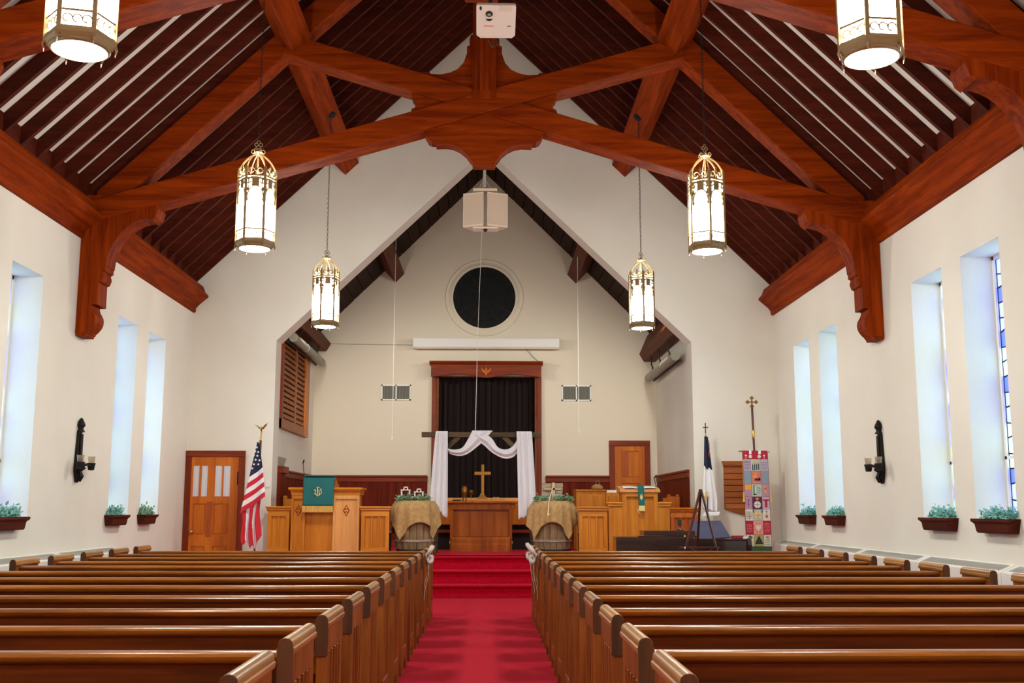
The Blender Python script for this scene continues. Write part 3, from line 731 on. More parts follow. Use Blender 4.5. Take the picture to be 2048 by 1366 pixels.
#@@PART2@@
# ------------------------------------------------------------------ doors
def panel_door(n, x0, x1, yw, z0, z1, tw, label, lights, panels, knob, leafmat='door_wood'):
    """door on a wall facing -y: leaf + casing"""
    t = thing('door_%d' % n, label, 'door', ((x0+x1)/2, yw, z0), kind='structure')
    part(t, 'casing', 'trim_wood', lambda m: (m.box(x0-tw,x0,yw-.045,yw,z0,z1), m.box(x1,x1+tw,yw-.045,yw,z0,z1)), bevel=.006)
    part(t, 'casing_head', 'trim_wood_x', lambda m: m.box(x0-tw,x1+tw,yw-.05,yw,z1,z1+tw), bevel=.006)
    part(t, 'leaf', leafmat, lambda m: m.box(x0,x1,yw-.012,yw,z0,z1))
    # frame members
    xs = sorted({x0,x1}|{v for p in lights+panels for v in p[:2]}); zs = sorted({z0,z1}|{v for p in lights+panels for v in p[2:]})
    def fr(m):
        for i in range(len(xs)-1):
            for j in range(len(zs)-1):
                cx_, cz_ = (xs[i]+xs[i+1])/2, (zs[j]+zs[j+1])/2
                if any(p[0] < cx_ < p[1] and p[2] < cz_ < p[3] for p in lights+panels): continue
                m.box(xs[i],xs[i+1],yw-.03,yw-.012,zs[j],zs[j+1])
    part(t, 'stile_and_rail', leafmat, fr, kind='stuff')
    for p in panels: part(t, 'panel', leafmat, lambda m: m.box(p[0]+.02,p[1]-.02,yw-.022,yw-.012,p[2]+.02,p[3]-.02), bevel=.006)
    for p in lights:
        g = part(t, 'pane', 'curtain_pane', lambda m: m.box(p[0],p[1],yw-.016,yw-.011,p[2],p[3]))
        part(g, 'curtain_fold', 'white_fabric', lambda m: [m.box(p[0]+(p[1]-p[0])*q-.006,p[0]+(p[1]-p[0])*q+.006,yw-.019,yw-.016,p[2],p[3]) for q in (.3,.72)])
    if knob: part(t, 'door_knob', 'brass', lambda m: m.lathe([(.0,yw-.085),(.025,yw-.08),(.032,yw-.062),(.022,yw-.045),(.012,yw-.04),(.02,yw-.03),(.026,yw-.03)],(knob[0],0,knob[1]),14,'y'), smooth=True)
    return t
panel_door(1, -4.545, -3.815, YA, 0, 2.09, .095, 'panelled wooden door with four curtained panes in the front wall on the left',
    [(-4.515,-4.42,1.48,1.955),(-4.385,-4.29,1.48,1.955),(-4.175,-4.07,1.48,1.955),(-4.045,-3.94,1.48,1.955)],
    [(-4.50,-4.30,.89,1.37),(-4.18,-3.95,.89,1.37),(-4.50,-4.30,.12,.72),(-4.18,-3.95,.12,.72)], (-4.50,.94))
t = bpy.data.objects['door_1']
part(t, 'centre_strip', 'door_dark', lambda m: m.box(-4.29,-4.19,YA-.033,YA-.03,.86,1.40))
part(t, 'hinge', 'iron', lambda m: m.box(-3.83,-3.812,YA-.05,YA-.03,1.66,1.86))
panel_door(2, 2.49, 3.07, YB, PZ, 2.49, .105, 'plain panelled wooden door in the back wall of the chancel on the right', [],
    [(2.60,2.97,1.88,2.39),(2.60,2.97,.85,1.78)], None)
part(bpy.data.objects['door_2'], 'door_panel_half', 'door_dark', lambda m: m.box(2.62,2.76,YB-.0235,YB-.022,1.90,2.37))

# ------------------------------------------------------------------ wainscot
def wains(name, label, pts, ya=None, zt=1.93):
    """pts: (axis, fixed, a, b) plank panelling on a wall; axis 'x' runs along x at y=fixed, 'y' along y at x=fixed"""
    ax, f, a, b, d = pts
    t = thing(name, label, 'panelling', ((a+b)/2 if ax == 'x' else f, f if ax == 'x' else (a+b)/2, PZ), 'dark wainscot runs', 'structure')
    n_ = max(1, round((b-a)/.145)); w = (b-a)/n_
    def bx(m, p, q, t0, t1, z0, z1):
        if ax == 'x': m.box(p, q, f+d*t0, f+d*t1, z0, z1)
        else: m.box(f+d*t0, f+d*t1, p, q, z0, z1)
    for k in range(n_):
        th = .020+random.uniform(0,.002)
        part(t, 'board', 'wainscot', lambda m: bx(m, a+k*w+.0035, a+(k+1)*w-.0035, .004, th, PZ+.12, 1.80))
    part(t, 'backing', 'black', lambda m: bx(m, a, b, 0, .004, PZ, 1.9))
    part(t, 'rail', 'trim_wood_x', lambda m: bx(m, a, b, 0, .035, 1.80, 1.885), bevel=.003)
    part(t, 'cap_moulding', 'trim_wood_x', lambda m: bx(m, a, b, 0, .06, 1.885, 1.925), bevel=.012)
    part(t, 'plinth', 'trim_wood_x', lambda m: bx(m, a, b, 0, .032, PZ, PZ+.12), bevel=.004)
wains('trim_3', 'dark plank wainscot on the back wall left of the curtained niche', ('x', YB, -CX, -1.10, -1))
wains('trim_4', 'dark plank wainscot on the back wall right of the curtained niche', ('x', YB, 1.16, 2.385, -1))
wains('trim_5', 'dark plank wainscot along the left side wall of the chancel', ('y', -CX, 17.9, YB-.06, 1))
wains('trim_6', 'dark plank wainscot along the right side wall of the chancel', ('y', CX, 17.42, YB-.06, -1))
m = MB(); m.box(-3.311,-3.20,17.43,17.86,1.86,1.965); m.m = 1; m.box(-3.311,-3.25,17.43,17.86,PZ,1.86)
tag(m.build('cabinet', ['trim_wood_x','wainscot'], bevel=.004), 'dark wooden cabinet end beside the jamb left of the lattice wall wainscot', 'cabinet')
m = MB(); m.prism([(17.44,1.97),(17.44,2.12),(18.15,2.12),(17.95,1.985)], 'x', -3.311, -3.30)
tag(m.build('wall_recess', 'tube_grey'), 'small grey recess panel low on the left chancel wall', 'recess', kind='structure')
m = MB(); m.box(-3.40,-3.33,16.985,17.0,1.62,1.74); m.m = 1; m.box(-3.37,-3.36,16.975,16.985,1.665,1.695)
tag(m.build('light_switch', ['white_paint','white_paint'], bevel=.002), 'white light switch plate on the left jamb of the arch', 'switch')

# ------------------------------------------------------------------ lattice shutter on left chancel wall
t = thing('lattice_shutter', 'brown wooden lattice shutter high on the left chancel wall', 'shutter', (-CX, 18.6, 2.58))
xw = -CX
part(t, 'frame_post', 'door_wood', lambda m: m.box(xw, xw+.06, 19.55, 19.95, 2.58, 4.22), bevel=.006)
part(t, 'frame_post', 'trim_wood', lambda m: m.box(xw, xw+.05, 17.43, 17.52, 2.58, 4.22), bevel=.006)
part(t, 'sill_board', 'board_wood', lambda m: m.box(xw, xw+.055, 17.43, 19.55, 2.58, 2.74), bevel=.006)
part(t, 'head_board', 'board_wood', lambda m: m.box(xw, xw+.045, 17.43, 19.55, 4.18, 4.30), bevel=.006)
part(t, 'mullion', 'board_wood', lambda m: m.box(xw, xw+.045, 18.62, 18.74, 2.74, 4.18), bevel=.006)
part(t, 'backing', 'black', lambda m: m.box(xw, xw+.006, 17.5, 19.56, 2.74, 4.18))
for a, b in ((17.52,18.62),(18.74,19.55)):
    for k in range(16):
        z = 2.75+k*.0895
        def comb(m):
            n_ = int((b-a)/.078); w = (b-a)/n_
            prof = [(b, z+.085),(a, z+.085)]
            for i in range(n_):
                prof += [(a+i*w, z+.045),(a+i*w+w*.12, z+.012),(a+i*w+w*.62, z+.004),(a+i*w+w*.70, z+.045)]
            prof += [(b, z+.045)]
            o = len(m.v)
            m.prism(prof, 'x', 0, .012)
            for i in range(o, len(m.v)):
                vx, vy, vz = m.v[i]; m.v[i] = (xw+.008+vx+(z+.085-vz)*.38, vy, vz)
        part(t, 'louvre', 'board_wood', comb)

# ------------------------------------------------------------------ back wall fittings
t = thing('round_window', 'dark round window with pale moulded ring above the projector screen housing', 'window', (-.03, YB, 5.385), kind='structure')
t.name = 'window_%d' % n
RCX, RCZ = -.03, 5.385
part(t, 'glass_disc', 'dark_window', lambda m: m.lathe([(0,YB-.012),(.615,YB-.012),(.615,YB)], (RCX,0,RCZ), 56, 'y'))
part(t, 'ring_moulding', 'plaster_chancel', lambda m: m.lathe([(.612,YB-.002),(.612,YB-.05),(.64,YB-.055),(.66,YB-.05),(.68,YB-.028),(.74,YB-.024),(.755,YB-.03),(.765,YB-.02),(.768,YB)], (RCX,0,RCZ), 56, 'y'), smooth=True)
part(t, 'lead_ring', 'black', lambda m: (m.torus((RCX,YB-.014,RCZ), .46, .006, 40, 4, 'y'), m.torus((RCX,YB-.014,RCZ), .2, .006, 30, 4, 'y'), [m.bar((RCX+.2*math.cos(a),YB-.014,RCZ+.2*math.sin(a)),(RCX+.61*math.cos(a),YB-.014,RCZ+.61*math.sin(a)),.008,.008) for a in [i*PI/6 for i in range(12)]]), kind='stuff')
t = thing('projection_screen', 'long white projection screen housing on the wall under the round window', 'screen', (.01, 20.6, 4.36))
part(t, 'housing', 'white_paint', lambda m: m.box(-1.40,1.43,20.58,20.72,4.375,4.55), bevel=.008)
part(t, 'roller_slot', 'speaker_shell', lambda m: m.box(-1.40,1.43,20.60,20.70,4.345,4.375), bevel=.006)
for x in (-1.0,1.05): part(t, 'wall_bracket', 'white_paint', lambda m: m.box(x-.04,x+.04,20.72,20.80,4.40,4.52), bevel=.003)
for i, (x0, x1, lab) in enumerate(((-2.01,-1.44,'left of the curtained niche'), (1.48,2.05,'right of the curtained niche'))):
    t = thing('air_vent', 'double air grille with white frame on the back wall '+lab, 'vent', ((x0+x1)/2, YB, 3.36), 'back wall air grilles')
    part(t, 'frame', 'white_paint', lambda m: (m.box(x0,x1,YB-.02,YB,3.36,3.385), m.box(x0,x1,YB-.02,YB,3.64,3.665), m.box(x0,x0+.025,YB-.02,YB,3.36,3.665), m.box(x1-.025,x1,YB-.02,YB,3.36,3.665), m.box((x0+x1)/2-.012,(x0+x1)/2+.012,YB-.02,YB,3.36,3.665)))
    part(t, 'backing', 'vent_dark', lambda m: m.box(x0+.02,x1-.02,YB-.006,YB,3.38,3.65))
    part(t, 'grille_bars', 'tube_grey', lambda m: [m.box(x0+.03+k*.0225,x0+.036+k*.0225,YB-.014,YB-.006,3.38,3.645) for k in range(23)], kind='stuff')
# curtained niche
t = thing('niche_surround', 'tall wooden frame with wavy carved head around the dark curtained niche', 'frame', (.03, YB, PZ))
for x0, x1 in ((-1.03,-.945),(1.0,1.085)):
    part(t, 'side_post', 'trim_wood', lambda m: (m.box(x0,x1,YB-.06,YB+.02,PZ,3.82), m.box(x0+.02,x1-.02,YB-.07,YB-.06,PZ,3.82)), bevel=.004)
    part(t, 'inner_post', 'board_wood', lambda m: m.box(x0+(.085 if x0 < 0 else -.04),x1+(.04 if x0 < 0 else -.085),YB+.02,YB+.2,PZ,3.83))
hp = [(-1.045,4.06),(-1.045,3.80)]
for k in range(33):
    u = k/32; x = -1.045+2.12*u; hp.append((x, 3.80+.055*(.5-.5*math.cos(4*PI*u))*(1)-.02*math.exp(-((u-.5)/.09)**2)))
hp += [(1.075,3.80),(1.075,4.06)]
part(t, 'wavy_head', 'trim_wood_x', lambda m: m.prism(hp, 'y', YB-.22, YB-.18))
part(t, 'head_return', 'trim_wood_x', lambda m: (m.box(-1.045,-1.01,YB-.18,YB,3.82,4.06), m.box(1.04,1.075,YB-.18,YB,3.82,4.06)), kind='stuff')
part(t, 'head_cornice', 'trim_wood_x', lambda m: m.prism([(YB,4.03),(YB-.22,4.03),(YB-.25,4.06),(YB-.27,4.08),(YB-.27,4.10),(YB,4.10)], 'x', -1.075, 1.105))
dv = [(0,3.995),(.018,3.95),(.02,3.915),(.05,3.93),(.10,3.985),(.085,3.92),(.055,3.875),(.025,3.87),(.012,3.83),(0,3.82)]
dv = dv+[(-x,z) for x, z in reversed(dv[1:-1])]
part(t, 'dove_emblem', 'door_wood', lambda m: m.prism([(x+.015,z) for x, z in dv], 'y', YB-.235, YB-.22))
t2 = MB()
t2.surf(lambda u, v: (-.99+2.04*u, YB+.20+.035*math.sin(u*2*PI*17)+.012*math.sin(u*2*PI*41), PZ+.01+3.3*v), 340, 2)
tag(t2.build('curtain', 'curtain_dark', smooth=True), 'dark maroon curtain filling the tall niche behind the altar', 'curtain')
# cords
for x, zb, y, nm in ((-1.62,2.50,19.0,'left'), (1.66,2.62,19.0,'right')):
    zt_ = 7.9-abs(x)-.02
    t = thing('pull_cord', 'thin white pull cord hanging in front of the %s part of the back wall' % nm, 'cord', (x,y,zt_), 'white cords')
    part(t, 'cord', 'white_paint', lambda m: m.tube([(x,y,zt_),(x-.005,y,zb)], .0045, 5))
    part(t, 'cord_pull', 'white_paint', lambda m: m.lathe([(.004,zb+.05),(.012,zb+.03),(.014,zb-.02),(.0,zb-.04)], (x-.005,y,0), 8), smooth=True)
m = MB(); m.tube([(-.03,17.9,7.85),(-.06,17.85,6.0),(-.12,17.75,4.2),(-.15,17.65,2.53)], .0045, 5)
tag(m.build('hanging_cord', 'white_paint'), 'thin white cord hanging past the round window down to the wooden arbour', 'cord', 'white cords')
m = MB(); m.tube([(.80,YB-.03,4.36),(.9,YB-.02,4.24),(1.0,YB-.02,4.15),(1.09,YB-.03,4.10)], .006, 5)
tag(m.build('screen_cable', 'tube_grey', smooth=True), 'loose cable running from the screen housing to the wooden niche head', 'cable')

m = MB(); m.tube([(-3.05,YB-.01,4.46),(-2.2,YB-.012,4.45),(-1.40,YB-.02,4.44)], .005, 5)
tag(m.build('wall_cable', 'tube_grey', smooth=True), 'thin horizontal cable on the back wall left of the projection screen housing', 'cable')
# speaker cluster
t = thing('speaker_cluster', 'pair of beige loudspeakers hanging on a pole under the truss pendant', 'loudspeaker', (.02, 12.62, 5.35))
part(t, 'pole', 'tube_grey', lambda m: m.tube([(.01,12.55,5.12),(.01,12.50,5.36)], .017, 10))
part(t, 'top_bracket', 'speaker_shell', lambda m: m.box(-.13,.16,12.60,12.68,5.09,5.125), bevel=.003)
for s in (-1, 1): part(t, 'stay', 'tube_grey', lambda m: m.tube([(.01+s*.02,12.56,5.20),(.01+s*.05,12.6,5.15),(.01+s*.085,12.62,5.11)], .006, 6))
for s in (-1, 1):
    cx_ = .02
    A = Vector((cx_+s*.022, 12.50, 0)); B = Vector((cx_+s*.272, 12.60, 0)); C = Vector((cx_+s*.13, 12.80, 0)); Dd = Vector((cx_+s*.03, 12.76, 0))
    fwd = Vector((s*.37,-.93,0)).normalized()
    bx_ = part(t, 'speaker_box', 'speaker_shell', lambda m: m.prism([(p.x,p.y) for p in (A,B,C,Dd)], 'z', 4.635, 5.055), bevel=.006)
    a2, b2 = A.lerp(B,.06), A.lerp(B,.94); nrm = Vector((B.y-A.y, -(B.x-A.x), 0)).normalized()
    if nrm.y > 0: nrm = -nrm
    part(bx_, 'speaker_grille', 'speaker_cloth', lambda m: m.prism([(a2.x,a2.y),(b2.x,b2.y),((b2+nrm*.008).x,(b2+nrm*.008).y),((a2+nrm*.008).x,(a2+nrm*.008).y)], 'z', 4.66, 5.03))
part(t, 'bottom_plate', 'speaker_shell', lambda m: m.box(-.13,.17,12.56,12.72,4.615,4.635), bevel=.003)
part(t, 'bottom_knob', 'black', lambda m: m.lathe([(.028,4.615),(.028,4.60),(.015,4.585),(0,4.58)], (.02,12.6,0), 12), smooth=True)

# projector on the near truss
t = thing('projector', 'white projector mounted upside down above the crossing of the beams', 'projector', (.115, 7.55, 4.87))
PA = math.radians(55)
def pj(x, h, d):   # x across, h up the visible face, d out of the face toward the camera
    c = Vector((.115, 7.55, 4.87)); return c+Vector((x, -.60*h-.80*d, .80*h-.60*d))
Hh, Wd = .120, .147
def pbox(m, x0, x1, h0, h1, d0, d1):
    vs = [pj(x,h,d) for d in (d0,d1) for (x,h) in ((x0,h0),(x1,h0),(x1,h1),(x0,h1))]
    m.add(vs, [(0,1,2,3),(4,5,6,7),(0,1,5,4),(1,2,6,5),(2,3,7,6),(3,0,4,7)])
def ppoly(m, poly, d0, d1):
    n_ = len(poly); m.add([pj(x,h,d0) for x,h in poly]+[pj(x,h,d1) for x,h in poly], [tuple(range(n_)), tuple(range(2*n_-1,n_-1,-1))]+[(i,(i+1)%n_,(i+1)%n_+n_,i+n_) for i in range(n_)])
part(t, 'housing', 'projector_white', lambda m: ppoly(m, [(-Wd,-Hh+.02),(-Wd+.03,-Hh),(Wd-.03,-Hh),(Wd-.005,-Hh+.02),(Wd,Hh-.01),(Wd-.01,Hh),(-Wd+.01,Hh),(-Wd,Hh-.01)], -.09, 0), bevel=.006)
part(t, 'lens_ring', 'projector_white', lambda m: ppoly(m, [(-.052+.034*math.cos(a), .058+.030*math.sin(a)) for a in [i*PI/10 for i in range(20)]], 0, .006))
part(t, 'lens', 'black', lambda m: ppoly(m, [(-.052+.027*math.cos(a), .058+.022*math.sin(a)) for a in [i*PI/10 for i in range(20)]], .006, .008))
part(t, 'lens_element', 'tube_grey', lambda m: ppoly(m, [(-.052+.014*math.cos(a), .053+.009*math.sin(a)) for a in [i*PI/8 for i in range(16)]], .008, .009))
part(t, 'focus_slot', 'black', lambda m: ppoly(m, [(-.052+.024*math.cos(a), .022+.016*math.sin(a)) for a in [PI+i*PI/10 for i in range(11)]], 0, .003))
part(t, 'sensor_window', 'black', lambda m: ppoly(m, [(-.115+.009*math.cos(a), .098+.015*math.sin(a)) for a in [i*PI/8 for i in range(16)]], 0, .002))
for k in range(7): part(t, 'vent_slot', 'speaker_cloth', lambda m: pbox(m, .026+k*.0135, .034+k*.0135, .078, .118, 0, .0015))
part(t, 'lettering', 'marker_red', lambda m: [pbox(m, -.092+k*.0075, -.0865+k*.0075, -.034, -.028, 0, .0012) for k in range(10)], kind='stuff')
part(t, 'small_mark', 'iron', lambda m: (pbox(m, .078, .112, -.032, -.029, 0, .0012), pbox(m, .09,.1,-.034,-.027,0,.0012)), kind='stuff')
part(t, 'mount_pole', 'black', lambda m: m.tube([(.08,7.60,4.93),(.07,7.80,5.2),(.05,7.92,5.34)], .018, 8))
part(t, 'cable', 'black', lambda m: m.tube([(.06,7.66,4.78),(.09,7.70,4.74),(.13,7.74,4.78),(.05,7.85,5.3)], .006, 6))

# ------------------------------------------------------------------ choir rails
def rail(x0, x1, label, mw='oak_z', mx='oak_x', zt=1.33, yf=16.80, panels=3):
    t = thing('choir_rail', label, 'rail', ((x0+x1)/2, yf, PZ), 'panelled choir rails')
    th = .07
    part(t, 'backing', mw, lambda m: m.box(x0+.015,x1-.015,yf+.03,yf+th,PZ,zt-.05))
    part(t, 'top_cap', mx, lambda m: m.prism([(yf-.045,zt-.028),(yf-.05,zt-.012),(yf-.04,zt),(yf+th+.03,zt),(yf+th+.04,zt-.015),(yf+th+.03,zt-.028)], 'x', x0-.02, x1+.02), bevel=.002)
    part(t, 'cap_bead', mx, lambda m: m.prism([(yf-.02,zt-.028),(yf-.025,zt-.055),(yf-.008,zt-.07),(yf-.008,zt-.028)], 'x', x0-.005, x1+.005))
    part(t, 'upper_rail', mx, lambda m: m.box(x0+.01,x1-.01,yf,yf+.03,zt-.15,zt-.028))
    part(t, 'lower_rail', mx, lambda m: m.box(x0+.01,x1-.01,yf,yf+.03,PZ,PZ+.12))
    for x in (x0+.01, x1-.07): part(t, 'stile', mw, lambda m: m.box(x,x+.06,yf,yf+.03,PZ+.12,zt-.15), bevel=.003)
    w = (x1-x0-.14)/panels
    for k in range(1, panels): part(t, 'muntin', mw, lambda m: m.box(x0+.07+k*w-.012,x0+.07+k*w+.012,yf+.008,yf+.03,PZ+.12,zt-.15), bevel=.003)
    return t
rail(-3.32, -2.965, 'short oak choir rail between the flag and the left pulpit', panels=2)
rail(-1.888, -1.44, 'oak choir rail between the left pulpit and the left barrel')
rail(1.45, 1.915, 'oak choir rail between the right barrel and the right pulpit', 'oak_z')
rail(2.87, 3.30, 'darker oak choir rail between the right pulpit and the jamb', 'door_dark', 'door_wood', 1.315)

# left pulpit
yf = 16.735
t = thing('pulpit', 'wide oak pulpit with a green cloth hanging over its front', 'pulpit', (-2.43, 16.9, PZ))
X0, X1 = -2.94, -1.905
part(t, 'body', 'oak_z', lambda m: m.box(X0+.02,X1-.02,yf+.10,yf+.50,PZ,1.52))
part(t, 'centre_panel', 'oak_z', lambda m: m.box(X0+.17,X1-.36,yf+.075,yf+.10,PZ,1.42), bevel=.004)
for a, b, w_ in ((X0, X0+.21, 'oak_z'), (X1-.40, X1, 'oak_pale')):  # right face in paler oak to paint its lit side
    p_ = part(t, 'side_face', w_, lambda m: m.box(a,b,yf+.03,yf+.12,PZ,1.52))
    part(p_, 'face_frame', w_, lambda m: (m.box(a,a+.035,yf,yf+.03,PZ,1.50), m.box(b-.035,b,yf,yf+.03,PZ,1.50), m.box(a+.035,b-.035,yf,yf+.03,1.44,1.50)), bevel=.003)
    cx_ = (a+b)/2
    def dia(m):
        for dx, dz in ((0,.042),(0,-.042),(.02,0),(-.02,0),(0,0)):
            s_ = .018 if (dx or dz) else .014
            m.prism([(cx_+dx-s_*.75,1.265+dz),(cx_+dx,1.265+dz-s_*1.3),(cx_+dx+s_*.75,1.265+dz),(cx_+dx,1.265+dz+s_*1.3)], 'y', yf+.022, yf+.03)
    part(p_, 'diamond_frame', 'trim_wood', lambda m: m.prism([(cx_-.052,1.265),(cx_,1.175),(cx_+.052,1.265),(cx_,1.355)], 'y', yf+.026, yf+.031))
    part(p_, 'diamond_carving', w_, dia)
part(t, 'frieze', 'oak_x', lambda m: m.box(X0-.008,X1+.008,yf-.006,yf+.5,1.50,1.545), bevel=.003)
part(t, 'cap_mould', 'oak_x', lambda m: m.prism([(yf-.01,1.545),(yf-.03,1.565),(yf-.045,1.58),(yf+.53,1.58),(yf+.51,1.545)], 'x', X0-.02, X1+.02))
part(t, 'cap_slab', 'oak_x', lambda m: m.prism([(yf-.055,1.58),(yf-.06,1.60),(yf-.04,1.615),(yf+.55,1.615),(yf+.55,1.58)], 'x', X0-.045, X1+.045), bevel=.003)
part(t, 'book_rest', 'oak_x', lambda m: m.prism([(yf+.05,1.615),(yf+.0,1.76),(yf+.02,1.77),(yf+.40,1.65),(yf+.40,1.615)], 'x', -2.74, -2.28))
t = thing('pulpit_cloth', 'green pulpit cloth with gold letters ihs and gold fringe', 'cloth', (-2.51, yf-.05, 1.25))
cl = lambda u, v: (-2.755+.018*(v-.5)*0+(.475-.015*v)*u, (yf+.02 if v < .02 else yf-.072-.012*math.sin(u*9+v*3)*v), 1.785-.45*v)
part(t, 'cloth_panel', 'green_cloth', lambda m: m.surf(cl, 24, 16), smooth=True, solid=.006)
part(t, 'cloth_top', 'green_cloth', lambda m: m.add([(-2.755,yf-.07,1.786),(-2.28,yf-.07,1.786),(-2.28,yf+.10,1.80),(-2.755,yf+.10,1.80)], [(0,1,2,3)]), solid=.006)
part(t, 'fringe', 'gold_fringe', lambda m: m.surf(lambda u, v: (-2.76+.462*u, yf-.080-.006*math.sin(u*120), 1.335-.092*v-.006*(math.sin(u*75)>0)*v), 120, 2), solid=.006)
IC = (-2.53, 1.545); S = .0052
def stroke(m, pts, w, c=IC, s=S, y=yf-.088):
    P_ = [(c[0]+x*s, y, c[1]+z*s) for x, z in pts]
    for a, b in zip(P_[:-1], P_[1:]): m.bar(a, b, .003, w, (0,0,1)) if abs(a[0]-b[0]) > abs(a[2]-b[2]) else m.bar(a, b, w, .003, (0,1,0))
def ihs(m):
    stroke(m, [(-11,4),(-9,7),(-7,6),(-7,-6),(-4,-9),(-2,-11)], .010)
    stroke(m, [(-1,12),(-1,-13),(-3,-11)], .012)
    stroke(m, [(-4,12),(-1,14),(2,14),(5,11)], .008)
    stroke(m, [(-1,4),(3,6),(4,2),(4,-9),(2,-12)], .010)
    stroke(m, [(12,8),(8,9),(7,5),(11,1),(11,-4),(7,-6),(5,-4)], .009)
    stroke(m, [(-11,-4),(-8,-7)], .007); stroke(m, [(5,-9),(7,-7)], .007)
part(t, 'ihs_letters', 'gold_thread', ihs, kind='stuff')
def gooseneck(x, y, z0, z1, bend, label):
    t = thing('microphone', label, 'microphone', (x,y,z0), 'gooseneck microphones')
    part(t, 'base', 'mic', lambda m: m.lathe([(.022,z0),(.022,z0+.10),(.012,z0+.12)], (x,y,0), 10), smooth=True)
    part(t, 'neck', 'mic', lambda m: m.tube([(x,y,z0+.1),(x,y,z0+.2),(x+bend*.5,y,z0+(z1-z0)*.65),(x+bend,y,z1)], .006, 6), smooth=True)
    part(t, 'head', 'mic', lambda m: m.tube([(x+bend,y,z1-.01),(x+bend-bend*.6,y-.02,z1+.04)], [.010,.013], 8), smooth=True)
gooseneck(-2.79, 16.95, 1.616, 2.0, -.03, 'thin black gooseneck microphone standing on the left pulpit')
gooseneck(2.74, 17.05, 1.40, 1.78, -.07, 'thin black gooseneck microphone on the right pulpit wing')

# right pulpit
t = thing('pulpit', 'stepped oak pulpit with open book and narrow green marker', 'pulpit', (2.39, 16.9, PZ))
yf = 16.735
part(t, 'centre_body', 'oak_z', lambda m: m.box(2.13,2.68,yf+.045,yf+.42,PZ,1.545))
part(t, 'centre_frame', 'oak_z', lambda m: (m.box(2.13,2.195,yf,yf+.045,PZ,1.545), m.box(2.615,2.68,yf,yf+.045,PZ,1.545)), bevel=.004)
part(t, 'centre_head', 'oak_x', lambda m: m.box(2.195,2.615,yf,yf+.045,1.48,1.545), bevel=.004)
part(t, 'centre_foot', 'oak_x', lambda m: m.box(2.195,2.615,yf,yf+.045,PZ,PZ+.10), bevel=.004)
part(t, 'desk_top', 'oak_pale', lambda m: m.prism([(yf-.03,1.545),(yf-.035,1.575),(yf+.10,1.615),(yf+.46,1.655),(yf+.46,1.545)], 'x', 2.095, 2.715), bevel=.004)
for a, b in ((1.92,2.13),(2.68,2.86)):
    w_ = part(t, 'wing', 'oak_z', lambda m: m.box(a,b,yf+.02,yf+.33,PZ,1.37))
    part(w_, 'wing_cap', 'oak_x', lambda m: m.prism([(yf-.02,1.372),(yf-.025,1.385),(yf-.012,1.40),(yf+.36,1.40),(yf+.36,1.372)], 'x', a-(.03 if a < 2 else 0), b+(.03 if a > 2 else 0)))
    part(w_, 'cap_bead', 'oak_x', lambda m: m.box(a-(.012 if a < 2 else 0), b+(.012 if a > 2 else 0), yf-.003, yf+.02, 1.335, 1.372), bevel=.003)
m = MB()
def pg(s):
    return lambda u, v: (2.41+s*(.02+.235*u), yf+.03+.26*v, 1.60+.035*v+.028*math.sin(min(1,u*1.5)*PI*.5)*(1-.5*u))
m.surf(pg(-1), 8, 3); m.surf(pg(1), 8, 3); m.m = 1; m.box(2.17,2.65,yf+.03,yf+.29,1.590,1.60)
tag(m.build('open_book', ['paper','red_book'], smooth=True, solid=.004), 'open book lying on the right pulpit desk', 'book')
t = thing('pulpit_marker', 'narrow green marker with white emblem and pale fringe on the right pulpit', 'cloth', (2.41, yf-.04, 1.3))
part(t, 'marker_strip', 'green_cloth', lambda m: m.surf(lambda u, v: (2.365+.092*u+.014*v, yf+.10-.145*min(1,v*5), 1.665-.035*min(1,v*5)-.29*max(0,(v-.2)/.8)), 6, 20), smooth=True, solid=.005)
part(t, 'marker_fringe', 'gold_thread', lambda m: m.box(2.378,2.470,yf-.052,yf-.044,1.262,1.345))
part(t, 'emblem', 'gold_thread', lambda m: (m.prism([(2.395,1.47),(2.418,1.425),(2.442,1.47),(2.432,1.50),(2.405,1.50)], 'y', yf-.054, yf-.048), m.box(2.413,2.423,yf-.054,yf-.048,1.49,1.52), m.box(2.40,2.436,yf-.054,yf-.048,1.503,1.511)))
part(t, 'tassel', 'rope', lambda m: m.tube([(2.37,yf-.05,1.30),(2.36,yf-.05,1.27),(2.375,yf-.05,1.24),(2.40,yf-.05,1.225)], .005, 5))

# ------------------------------------------------------------------ chancel furniture
t = thing('organ_console', 'plain oak organ console behind the right choir rail', 'console', (2.0, 19.0, PZ))
part(t, 'case', 'oak_z', lambda m: m.box(1.585,2.09,18.8,19.4,PZ,1.60), bevel=.006)
part(t, 'case_top', 'oak_x', lambda m: m.box(1.575,2.10,18.78,19.42,1.60,1.625), bevel=.004)
part(t, 'case_panel', 'oak_z', lambda m: m.box(1.65,2.03,18.79,18.80,1.0,1.53), bevel=.004)
part(t, 'side_case', 'oak_z', lambda m: m.box(2.10,2.40,18.85,19.4,PZ,1.575), bevel=.006)
part(t, 'side_panel', 'oak_z', lambda m: m.box(2.14,2.36,18.84,18.85,1.0,1.52), bevel=.004)
m = MB(); m.box(2.125,2.345,18.92,19.15,1.576,1.59); m.box(2.13,2.34,18.93,19.14,1.59,1.605); m.box(2.128,2.343,18.925,19.15,1.605,1.62)
tag(m.build('paper_stack', 'paper'), 'stack of white paper on the organ console', 'paper')
t = thing('wicker_fan', 'small rounded straw basket on the organ console', 'basket', (1.97, 19.0, 1.625))
part(t, 'basket_body', 'straw', lambda m: m.lathe([(.05,1.626),(.10,1.64),(.105,1.665),(.08,1.70),(.04,1.72),(0,1.725)], (1.975,19.05,0), 14), smooth=True)
